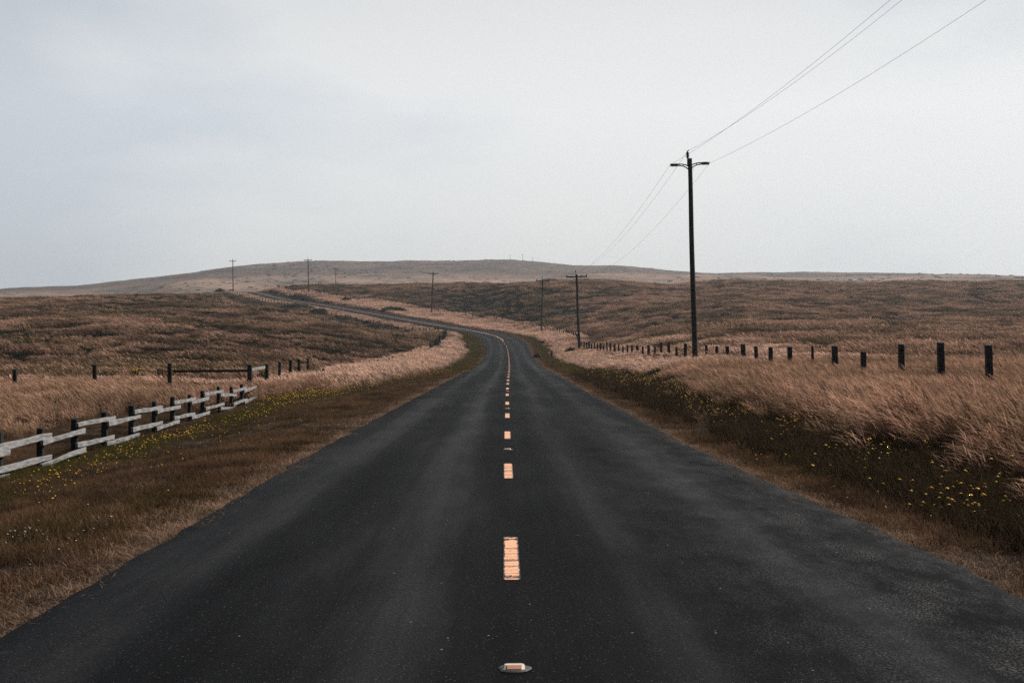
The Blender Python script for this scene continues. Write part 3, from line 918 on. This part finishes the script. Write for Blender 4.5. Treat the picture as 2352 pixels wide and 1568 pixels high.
def scatter(name, P, rz, sc, protos, label, cat, tilt=None):
    n = len(P)
    me = bpy.data.meshes.new(name); me.from_pydata(np.asarray(P).tolist(), [], [])
    rot = np.zeros((n, 3), np.float32); rot[:, 2] = rz
    if tilt is not None: rot[:, 0], rot[:, 1] = tilt[0], tilt[1]
    S = np.asarray(sc, np.float32)
    if S.ndim == 1: S = np.repeat(S[:, None], 3, 1)
    for nm, a in (("rot", rot), ("scl", S)):
        me.attributes.new(nm, "FLOAT_VECTOR", "POINT").data.foreach_set("vector", a.astype(np.float32).ravel())
    me.attributes.new("vi", "INT", "POINT").data.foreach_set("value", RNG.integers(0, len(protos), n).astype(np.int32))
    o = link(name, me); tag(o, label, cat, kind="stuff")
    ng = bpy.data.node_groups.new("scatter_" + name, "GeometryNodeTree")
    ng.interface.new_socket("Geometry", in_out="INPUT", socket_type="NodeSocketGeometry"); ng.interface.new_socket("Geometry", in_out="OUTPUT", socket_type="NodeSocketGeometry")
    gi, go = ng.nodes.new("NodeGroupInput"), ng.nodes.new("NodeGroupOutput")
    jn = ng.nodes.new("GeometryNodeJoinGeometry"); ip = ng.nodes.new("GeometryNodeInstanceOnPoints")
    for p in reversed(protos):
        oi = ng.nodes.new("GeometryNodeObjectInfo"); oi.inputs["Object"].default_value = p; oi.inputs["As Instance"].default_value = False
        g2 = ng.nodes.new("GeometryNodeGeometryToInstance")
        ng.links.new(oi.outputs["Geometry"], g2.inputs[0]); ng.links.new(g2.outputs[0], jn.inputs[0])
    na = {}
    for nm, ty in (("rot", "FLOAT_VECTOR"), ("scl", "FLOAT_VECTOR"), ("vi", "INT")):
        a = ng.nodes.new("GeometryNodeInputNamedAttribute"); a.data_type = ty; a.inputs["Name"].default_value = nm; na[nm] = a.outputs["Attribute"]
    ng.links.new(gi.outputs[0], ip.inputs["Points"]); ng.links.new(jn.outputs[0], ip.inputs["Instance"])
    ip.inputs["Pick Instance"].default_value = True
    ng.links.new(na["vi"], ip.inputs["Instance Index"]); ng.links.new(na["rot"], ip.inputs["Rotation"]); ng.links.new(na["scl"], ip.inputs["Scale"])
    ng.links.new(ip.outputs[0], go.inputs[0])
    md = o.modifiers.new("scatter", "NODES"); md.node_group = ng
    return o


TAN_FOV = .50
def area_pts(D0, D1, dens, half=TAN_FOV):
    n = int(half * (D1 * D1 - D0 * D0) * dens)
    D = np.sqrt(RNG.random(n) * (D1 * D1 - D0 * D0) + D0 * D0)
    return (RNG.random(n) * 2 - 1) * half * D, D


_ED_R = pchip([(0, 6.2), (12, 5.8), (18, 5.2), (33, 5.4), (50, 6.0), (75, 5.9), (110, 5.3), (160, 4.9), (200, 5.6), (240, 6.0), (300, 5.2), (520, 4.6)])
_ED_L = pchip([(0, 8.9), (50, 10.2), (55, 8.6), (61, 6.9), (70, 5.9), (85, 5.5), (105, 5.1), (150, 5.0), (190, 5.4), (215, 6.2), (240, 5.0), (300, 4.2), (520, 4.2)])


def edge_excess(X, Y):
    """How far beyond the mown verge a point lies (metres; negative on road or verge)."""
    d, fy = road_frame(X, Y)
    wob = (fbm(X / 1.4, Y / 2.2, 61, 3) - .5) * 1.5
    return np.where(d > 0, d - _ED_R(fy), -d - _ED_L(fy)) + wob, d, fy


GREEN_PATCH = [(at(1529, 832, 58), 1.5, 1.0)]
BUSHES = []


def keep_off(X, Y):
    k = np.ones(len(X), bool)
    for (p, rx, ry) in GREEN_PATCH: k &= ((X - p.x) / rx) ** 2 + ((Y - p.y) / ry) ** 2 > 1
    return k


# --- tall pale grass near the road and in the near fields
tall_p = [ribbons("tall_clump", 42, .27, .38, .84, .0042, M_TALL, (.20, .85), math.pi, .60, True, 9, 20 + k, hw=4.4, droop=.7, curl=2.9) for k in range(5)]
X, Y = area_pts(6, 62, 13, .62)
ex, d, fy = edge_excess(X, Y)
dens = (smooth(-.75, .8, ex) ** 1.4 + .10 * smooth(-1.6, -.2, ex) * (X > 0) * smooth(22, 36, Y)) * np.where(fbm(X / 3, Y / 3, 77, 3) > .30, 1, .5)
k = (RNG.random(len(X)) < dens) & keep_off(X, Y)
X, Y, ex = X[k], Y[k], ex[k]
sc = (.62 + .5 * fbm(X / 4, Y / 5, 81, 3)) * (.45 + .55 * smooth(-.7, 1.2, ex)) * RNG.uniform(.85, 1.15, len(X))
sc = np.where((X > 0), sc * (.96 + .25 * (1 - smooth(.3, 2.2, ex)) * (Y < 40)), sc * 1.05)
scatter("tall_grass", np.c_[X, Y, ground_z(X, Y) - .02], RNG.normal(0, .35, len(X)), sc, tall_p, "tall pale dry grass bent by the wind beyond the mown verge", "grass")

mid_p = [ribbons("meadow_clump", 60, .50, .32, .68, .013, M_MEADOW, (.30, .9), math.pi, .5, True, 7, 40 + k, hw=2.9, droop=.6, curl=2.5) for k in range(4)]
X, Y = area_pts(60, 175, 3.0)
ex, d, fy = edge_excess(X, Y)
near = (np.where(X > 0, (X < 16 + 10 * (fbm(X / 9, Y / 9, 12, 2) - .5)), (d > -10.2 - (Y < 62) * 99)))
k = (RNG.random(len(X)) < smooth(-.1, .7, ex)) & near & keep_off(X, Y)
Xa, Ya, ea = X[k], Y[k], ex[k]
X, Y = area_pts(175, 530, 2.3, .22)
ex, d, fy = edge_excess(X, Y)
fd = np.interp(Y, [p[1] for p in up], [p[0] for p in up])
bank = (d > 0) & (X < fd + 1.5) | ((d < 0) & (d > -8.2))
k = (RNG.random(len(X)) < smooth(-.2, .6, ex)) & bank & (Y < 528)
Xb, Yb, eb = X[k], Y[k], ex[k]
X, Y, ex = np.r_[Xa, Xb], np.r_[Ya, Yb], np.r_[ea, eb]
d, fy = road_frame(X, Y)
sc = (.66 + .6 * fbm(X / 5, Y / 7, 85, 3)) * (.6 + .4 * smooth(0, 1.6, ex)) * np.where(Y > 200, np.where(d < 0, .72, 1.2), np.where(d < 0, 1.30, 1.0))
scatter("meadow_grass", np.c_[X, Y, ground_z(X, Y) - .02], RNG.normal(0, .35, len(X)), np.c_[sc * np.where(Y > 200, 1.5, 1.0), sc * np.where(Y > 200, 1.5, 1.0), sc], mid_p, "pale dry grass on the banks between the road and the fences", "grass")

# --- open fields: coarse tufts with dark scrub between
field_p = [ribbons("field_clump", 150, .95, .30, .70, .021, M_FIELD, (.35, .85), math.pi, .55, True, 6, 60 + k, hw=1.9, dome=.62, curl=2.2) for k in range(4)]
scrub_p = []
for k in range(4):
    o = bpy.data.objects.new("scrub_clump", leaves("scrub_clump", 520, .80, .80, .50, .075, M_SCRUB, 90 + k)); scrub_p.append(o)


def field_only(X, Y):
    ex, d, fy = edge_excess(X, Y)
    fd = np.where(Y < 170, 11.72 - .026 * (Y - 35), np.interp(Y, [p[1] for p in up], [p[0] for p in up]))
    right = X > fd - .5
    left = np.where(Y < 215, X < -10.3, d < -8.0) & (Y > 60)
    return right | left


def scrubness(X, Y):
    big = fbm(X / 34, Y / 52, 101, 4)
    sm = fbm(X / 5.5, Y / 8, 107, 3)
    return smooth(.52, .68, .58 * big + .42 * sm + .10 * (X < 0))


X1, Y1 = area_pts(58, 200, 1.05); X2, Y2 = area_pts(200, 560, .42)
X, Y = np.r_[X1, X2], np.r_[Y1, Y2]
k = field_only(X, Y); X, Y = X[k], Y[k]
s_ = scrubness(X, Y)
k = RNG.random(len(X)) > s_ * .85; Xf, Yf = X[k], Y[k]
sc = (.55 + .95 * fbm(Xf / 4.2, Yf / 4.8, 8, 2)) * RNG.uniform(.8, 1.2, len(Xf))
wide = (1 + .35 * smooth(180, 260, Yf)) * RNG.uniform(.75, 1.35, len(Yf))
scatter("field_grass", np.c_[Xf, Yf, ground_z(Xf, Yf) - .03], RNG.normal(0, .4, len(Xf)), np.c_[sc * wide, sc * wide, sc * (1 + .25 * smooth(200, 300, Yf))], field_p, "coarse dry tufts covering the open fields up to the crest", "grass")
X1, Y1 = area_pts(58, 200, .9); X2, Y2 = area_pts(200, 560, .22)
X, Y = np.r_[X1, X2], np.r_[Y1, Y2]
k = field_only(X, Y); X, Y = X[k], Y[k]
k = RNG.random(len(X)) < scrubness(X, Y) * .9 + .02; X, Y = X[k], Y[k]
sc = RNG.uniform(.45, 1.15, len(X)) * (.8 + .5 * smooth(180, 320, Y))
scatter("low_scrub", np.c_[X, Y, ground_z(X, Y) - .05], RNG.uniform(0, 6.28, len(X)), np.c_[sc * 1.25, sc * 1.1, sc * .85], scrub_p, "dark low heath scrub patches between the field grass", "scrub")

# --- shrubs dotted over the far hill
nh = 2600
rr_ = RNG.uniform(700, 1680, nh); u_ = RNG.uniform(-.40, .40, nh)
X, Y = u_ * rr_, rr_
k = RNG.random(nh) < smooth(.46, .62, fbm(X / 160, Y / 210, 131, 4)) * .9 + .04
k |= (np.abs(Y - 1640) < 35) & (RNG.random(nh) < .8)
X, Y = X[k], Y[k]
sc = RNG.uniform(.5, 1.7, len(X))
scatter("hill_scrub", np.c_[X, Y, ground_z(X, Y) - .1], RNG.uniform(0, 6.28, len(X)), np.c_[sc * 1.7, sc * 1.7, sc], scrub_p, "small dark scrub dotting the far hazy hill", "scrub")

# --- mown verge
verge_p = [ribbons("verge_clump", 34, .14, .03, .12, .0046, M_VERGE, (.2, 1.0), 0, 3.0, False, 4, 120 + k, green=.22, droop=.6) for k in range(5)]
green_p = [ribbons("green_clump", 36, .14, .04, .13, .0046, M_GREEN, (.2, .8), 0, 3.0, False, 4, 140 + k, droop=.5) for k in range(4)]
herb_p = [ribbons("herb_clump", 26, .15, .10, .30, .0085, M_HERB, (.2, .9), 0, 3.0, False, 4, 180 + k, green=.5, droop=.6) for k in range(4)]
straw_p = [ribbons("straw_clump", 24, .17, .015, .07, .0048, M_STRAW, (.8, 2.4), 0, 3.0, False, 4, 160 + k, droop=.45) for k in range(4)]
def verge_band(D0, D1, dens, hw):
    n = int((D1 - D0) * 2 * hw * dens)
    Y = RNG.uniform(D0, D1, n); o = RNG.uniform(-hw, hw, n)
    m = road_m(Y); q = np.sqrt(1 + m * m)
    return road_x(Y) + o / q, Y - o * m / q
parts = [verge_band(5.5, 26, 120, 11), verge_band(26, 60, 40, 13), verge_band(60, 130, 15, 9), verge_band(130, 260, 8, 8), verge_band(260, 500, 5, 7.5)]
X = np.concatenate([p[0] for p in parts]); Y = np.concatenate([p[1] for p in parts])
k = np.abs(X) < .62 * np.maximum(Y, 5) + 1.5; X, Y = X[k], Y[k]
ex, d, fy = edge_excess(X, Y); h = HALF(fy) + np.where(d > 0, .30, -.12) * (1 - smooth(8, 24, fy)); ad = np.abs(d)
edge = ad - h + (fbm(X / .5, Y / .5, 33, 2) - .5) * .30
ok = (edge > -.15) & (ex < 1.1)
X, Y, ex, d, edge, ad, fy = X[ok], Y[ok], ex[ok], d[ok], edge[ok], ad[ok], fy[ok]
big = 1 + 1.6 * smooth(40, 140, Y) + 1.2 * smooth(180, 320, Y)
gmask = np.where(d < 0,  np.exp(-((d + 7.7) / 1.0) ** 2) * (Y < 75) + smooth(70, 110, Y) * .8, smooth(.7, 1.3, edge) * np.where(Y < 60, 1.0, .8))
gsel = RNG.random(len(X)) < gmask * np.where(d > 0, .74, smooth(.35, .55, fbm(X / 1.7, Y / 2.4, 35, 3)) * 1.15)
gsel &= edge > .05
ssel = ~gsel & ((edge < .02) | (RNG.random(len(X)) < np.exp(-(edge / np.where(d < 0, .42, .34)) ** 2) * .9 + .16 * smooth(.45, .65, fbm(X / 1.1, Y / 1.6, 45, 3)) * (d < 0) + .06))
vsel = ~gsel & ~ssel
bare = fbm(X / .9, Y / 1.1, 39, 3) > .36
vsel &= bare | (RNG.random(len(X)) < .25)
herb = gsel & (d > 0) & (Y < 85)
gsel &= ~herb
for nm, sel, pr, lab in (("shade_tinted_herbage", herb, herb_p, "dark leafy herbage at the foot of the tall grass, its shade painted into the colour"), ("verge_grass", vsel, verge_p, "short brown dry turf on the mown road verge"), ("green_grass", gsel, green_p, "short olive green grass in the verge among the flowers"), ("straw_litter", ssel, straw_p, "pale flattened straw along the asphalt edge")):
    x_, y_ = X[sel], Y[sel]
    s1 = RNG.uniform(.65, 1.35, len(x_)) * (.75 + .6 * fbm(x_ / 1.3, y_ / 1.3, 37, 2))
    bg = big[sel]
    scatter(nm, np.c_[x_, y_, ground_z(x_, y_) - .005], RNG.uniform(0, 6.28, len(x_)), np.c_[s1 * bg, s1 * bg, s1 * (1 + .35 * (bg - 1))], pr, lab, "grass" if nm != "straw_litter" else "straw")


# --- flowers
def flower(name, mat_, r, h, seed):
    rr = random.Random(seed); b = MB(); n = 9
    tx, ty = rr.uniform(-.35, .35), rr.uniform(-.35, .35)
    top = Vector((rr.uniform(-.02, .02), rr.uniform(-.02, .02), h))
    ring = [top + Vector((r * (1 + .18 * math.sin(5 * a)) * math.cos(a), r * (1 + .18 * math.sin(5 * a)) * math.sin(a), r * (tx * math.cos(a) + ty * math.sin(a)) - .1 * r)) for a in [2 * math.pi * k / n for k in range(n)]]
    up_ = top + Vector((0, 0, r * .45)); dn = top - Vector((0, 0, r * .35))
    b.add(ring + [up_, dn], [(k, (k + 1) % n, n) for k in range(n)] + [((k + 1) % n, k, n + 1) for k in range(n)], None, True)
    me = b.mesh(name, mat_)
    b.tube([(0, 0, -.03), (top.x * .4, top.y * .4, h * .6), tuple(top)], .0022, 4, False)
    me = b.mesh(name, mat_); me.materials.append(M_STALK)
    mi = np.zeros(len(me.polygons), np.int32); mi[2 * n:] = 1; me.polygons.foreach_set("material_index", mi)
    return bpy.data.objects.new(name, me)


fl_p = [flower("yellow_flower", M_YELLOW, r, h, k) for k, (r, h) in enumerate(((.018, .24), (.022, .30), (.015, .19), (.020, .34), (.024, .26)))]
PX, PY = [], []
def flower_blob(n, x0, y0, sx_, sy_):
    PX.append(RNG.normal(x0, sx_, n)); PY.append(RNG.normal(y0, sy_, n))
def flower_band(n, pts, sd):
    P = np.array(pts); t = RNG.random(n) * (len(P) - 1); i = np.minimum(t.astype(int), len(P) - 2); f = t - i
    q = P[i] * (1 - f)[:, None] + P[i + 1] * f[:, None]
    PX.append(q[:, 0] + RNG.normal(0, sd, n)); PY.append(q[:, 1] + RNG.normal(0, .6, n))
flower_band(380, [(-6.5, 19), (-6.85, 24), (-6.9, 32), (-6.9, 42)], .34)
flower_band(240, [(-6.9, 25), (-7.1, 34), (-7.3, 44)], .5)
flower_blob(700, -7.6, 50, 1.0, 3.6)
flower_band(650, [(-6.6, 52), (-5.8, 64), (-4.9, 80), (-4.4, 96)], .75)
flower_band(90, [(-5.2, 12), (-5.0, 20), (-4.6, 34)], .9)
flower_band(520, [(4.5, 17.5), (4.6, 22), (4.7, 27), (4.7, 33)], .40)
flower_band(700, [(4.7, 30), (4.9, 38), (4.9, 48), (4.8, 62), (4.5, 80)], .45)
flower_blob(26, 4.75, 14.0, .22, .35); flower_blob(22, 4.25, 12.9, .30, .22); flower_blob(16, 3.35, 18.2, .14, .5)
flower_band(120, [(4.2, 12), (4.8, 17), (5.6, 20)], .6)
X, Y = np.concatenate(PX), np.concatenate(PY)
ex, d, fy = edge_excess(X, Y)
k = (np.abs(d) > HALF(fy) + .35) & (ex < .6) & (fbm(X / .8, Y / 1.2, 55, 2) > .38); X, Y = X[k], Y[k]
scatter("yellow_flowers", np.c_[X, Y, ground_z(X, Y)], RNG.uniform(0, 6.28, len(X)), RNG.uniform(.65, 1.15, len(X)) * (1 + .3 * smooth(25, 60, Y)) * np.where(X < 0, .80, .95), fl_p, "small yellow daisy flowers scattered through both verges", "wildflowers")
sd_p = [flower("pale_seed_head", M_SEED, r, h, 30 + k) for k, (r, h) in enumerate(((.011, .12), (.009, .09), (.013, .15)))]
PX, PY = [], []
flower_blob(30, -3.95, 11.6, .35, .35); flower_blob(8, -4.4, 12.2, .4, .5); flower_band(14, [(-3.6, 9.5), (-3.6, 14), (-3.7, 20)], .25); flower_blob(14, 4.0, 15.0, .35, .8); flower_blob(12, 6.3, 17.5, .8, 1)
flower_blob(60, -4.6, 92, .5, 4)
X, Y = np.concatenate(PX), np.concatenate(PY)
d, fy = road_frame(X, Y); k = np.abs(d) > HALF(fy) + .2; X, Y = X[k], Y[k]
scatter("pale_seed_heads", np.c_[X, Y, ground_z(X, Y)], RNG.uniform(0, 6.28, len(X)), RNG.uniform(.6, 1.2, len(X)), sd_p, "pale dried seed heads near the asphalt edge", "wildflowers")


# --- bushes one can tell apart
def bush(x, y, D, w, h, lab, seed, n=900, flowers=0, my=.8, mat_=None):
    p = at(x, y, D); g = gz(p.x, p.y)
    W, H = w / F * D / 2, h
    o = empty("bush", (p.x, p.y, g - .05))
    tag(o, lab, "bush", "bushes in the grass")
    link("foliage", leaves("foliage", n, W * 1.12, W * my, H * 1.1, max(.05, .10 * D / 130), mat_ or M_BUSH, seed, .3), o)
    b = MB(); rr = random.Random(seed)
    for _ in range(7):
        a = rr.uniform(0, 6.28); q = rr.uniform(.3, .8)
        b.tube([(0, 0, -.1), (W * q * .4 * math.cos(a), W * q * .4 * math.sin(a), H * .35), (W * q * math.cos(a), W * my * q * math.sin(a), H * .7)], [.03, .018, .008], 5, False)
    link("stems", b.mesh("stems", M_STALK), o)
    if flowers:
        b = MB()
        for _ in range(flowers):
            a = rr.uniform(0, 6.28); q = rr.uniform(.1, .95); c = Vector((W * q * math.cos(a), W * my * q * math.sin(a), H * math.sqrt(max(.05, 1 - q * q)) * rr.uniform(.8, 1.05))); r = rr.uniform(.018, .032)
            b.add([c + Vector((r * math.cos(t), r * math.sin(t), 0)) for t in (0, 1.26, 2.51, 3.77, 5.03)] + [c + Vector((0, 0, r * .8))], [(i, (i + 1) % 5, 5) for i in range(5)])
        link("blossoms", b.mesh("blossoms", M_YELLOW), o)


bush(240, 862, 64, 64, .85, "dark low bush behind the pasture fence, next to a lone post", 201)
bush(309, 862, 66, 54, 1.0, "bush with yellow blossoms behind the pasture fence", 202, 900, 90)
bush(383, 862, 63, 88, 1.15, "largest dark bush, straight behind the brace rail's end post", 203, 1400, 30)
bush(452, 858, 66, 74, .95, "dark bush behind the middle of the long brace rail", 204)
bush(604, 852, 66, 30, 1.05, "small bush with yellow blossoms behind the corner posts", 205, 500, 60)
bush(1529, 840, 58, 104, .42, "green low bush sunk in tall grass before the tallest pole", 206, 1500, 20, .6)
bush(1312, 810, 160, 34, .85, "dark bush at the foot of the pole where the fence turns", 207)
bush(1265, 778, 215, 22, .5, "low dark bush in pale grass below the bank fence", 208, 500)
bush(1015, 818, 150, 26, .65, "low green bush in pale grass on the inside of the bend", 209, 700)
bush(1234, 819, 160, 17, .6, "small bright green bush at the asphalt edge outside the bend", 210, 500, 0, .8, M_GREEN)
bush(904, 716, 338, 62, 1.35, "dark green bush on the bank above the road, below the slope's pole", 211, 1100)
bush(795, 697, 392, 34, 1.1, "round dark bush on the bank by the upper fence", 212, 800)
bush(680, 711, 356, 92, 1.9, "long dark bush below the road's edge near the crest", 213, 1500, 0, .5)
bush(731, 721, 335, 46, 1.3, "dark bush below the road's edge further down the slope", 214, 1000, 0, .5)
bush(505, 676, 490, 25, 1.6, "dark rounded bush at the crest where the fence ends", 215, 900)

# ------------------------------------------------------------------ haze, sky, sun, camera
me = bpy.data.meshes.new("haze")
zh = 125.0
B = 2380
zl = min(v.co.z for v in bpy.data.objects['ground'].data.vertices) - 1.0
c = [(-B, -B, zl), (B, -B, zl), (B, B, zl), (-B, B, zl), (-B, -B, zh), (B, -B, zh), (B, B, zh), (-B, B, zh)]
me.from_pydata(c, [], [(3, 2, 1, 0), (4, 5, 6, 7), (0, 1, 5, 4), (1, 2, 6, 5), (2, 3, 7, 6), (3, 0, 4, 7)])
hm = bpy.data.materials.new("haze"); hm.use_nodes = True; hm.node_tree.nodes.remove(hm.node_tree.nodes["Principled BSDF"])
pv = hm.node_tree.nodes.new("ShaderNodeVolumePrincipled"); pv.inputs["Color"].default_value = (.90, .95, 1.0, 1); pv.inputs["Density"].default_value = .00021; pv.inputs["Anisotropy"].default_value = .5
hm.node_tree.links.new(pv.outputs[0], hm.node_tree.nodes["Material Output"].inputs["Volume"])
me.materials.append(hm)
tag(link("haze", me), "thin pale coastal haze fading the distant hill", "haze", kind="stuff")

SUN_AZ, SUN_EL = math.radians(62), math.radians(40)
world = bpy.data.worlds.new("World"); scene.world = world; world.use_nodes = True
nt = world.node_tree; bg = nt.nodes["Background"]
sky = nt.nodes.new("ShaderNodeTexSky"); sky.sky_type = "NISHITA"; sky.sun_disc = False
sky.sun_elevation = SUN_EL; sky.sun_rotation = SUN_AZ
tc = nt.nodes.new("ShaderNodeTexCoord"); gen = tc.outputs["Generated"]
sp = nt.nodes.new("ShaderNodeSeparateXYZ"); nt.links.new(gen, sp.inputs[0])
# high thin overcast: brightest low in front, thinner and darker overhead and behind; soft cloud structure
front = mth(nt, "ADD", mth(nt, "MULTIPLY", sp.outputs[1], .95), mth(nt, "MULTIPLY", sp.outputs[0], .25))
fr = ramp(nt, mth(nt, "ADD", mth(nt, "MULTIPLY", front, .5), .5), ((.25, (.13,) * 3), (.62, (.32,) * 3), (.92, (1, 1, 1))))
cl = noise(nt, mapping(nt, gen, (2.2, 2.2, 6.5), (.3, .1, .45)), 1.15, 5, .5)
side = mth(nt, "MAXIMUM", mth(nt, "MULTIPLY", mth(nt, "ADD", sp.outputs[0], .06), -1.5), mth(nt, "MULTIPLY", mth(nt, "SUBTRACT", sp.outputs[0], .17), .8))
cf = mth(nt, "ADD", mth(nt, "ADD", mth(nt, "MULTIPLY", cl, .75), .10), mth(nt, "MULTIPLY", mth(nt, "ADD", side, -.02), .50))
cc = ramp(nt, cf, ((.36, (8.75, 8.75, 8.66)), (.50, (8.4, 8.5, 8.48)), (.66, (6.35, 6.85, 7.4))))
lowz = ramp(nt, sp.outputs[2], ((.0, (.86, .87, .885)), (.16, (1.0, 1.0, 1.0)), (.5, (.44, .46, .50)), (.9, (.26, .28, .32))))
cloud = mixc(nt, 1.0, mixc(nt, 1.0, cc, lowz, "MULTIPLY"), fr, "MULTIPLY")
nt.links.new(mixc(nt, .94, sky.outputs[0], cloud), bg.inputs[0]); bg.inputs[1].default_value = .105

sd = Vector((math.sin(SUN_AZ) * math.cos(SUN_EL), math.cos(SUN_AZ) * math.cos(SUN_EL), math.sin(SUN_EL)))
sl = bpy.data.lights.new("sun", "SUN"); sl.energy = 5.0; sl.angle = math.radians(5); sl.color = (1.0, .95, .88)
so = bpy.data.objects.new("sun", sl); COL.objects.link(so); so.rotation_euler = sd.to_track_quat("Z", "Y").to_euler(); so.location = sd * 200

cam = bpy.data.cameras.new("camera"); cam.lens = 50.0; cam.sensor_width = 36.0; cam.clip_start = .1; cam.clip_end = 12000
co = bpy.data.objects.new("camera", cam); COL.objects.link(co); co.location = (0, 0, CH); co.rotation_euler = (math.pi / 2, 0, 0)
scene.camera = co

vs = scene.view_settings
vs.view_transform = "Standard"; vs.look = "None"; vs.exposure = 0.0; vs.gamma = 1.0; vs.use_curve_mapping = False
scene.render.engine = "CYCLES"
cy = scene.cycles
cy.use_denoising = False; cy.sampling_pattern = 'BLUE_NOISE'; cy.max_bounces = 5; cy.diffuse_bounces = 3; cy.glossy_bounces = 2; cy.transmission_bounces = 3; cy.transparent_max_bounces = 4
cy.volume_bounces = 0; cy.sample_clamp_indirect = 4
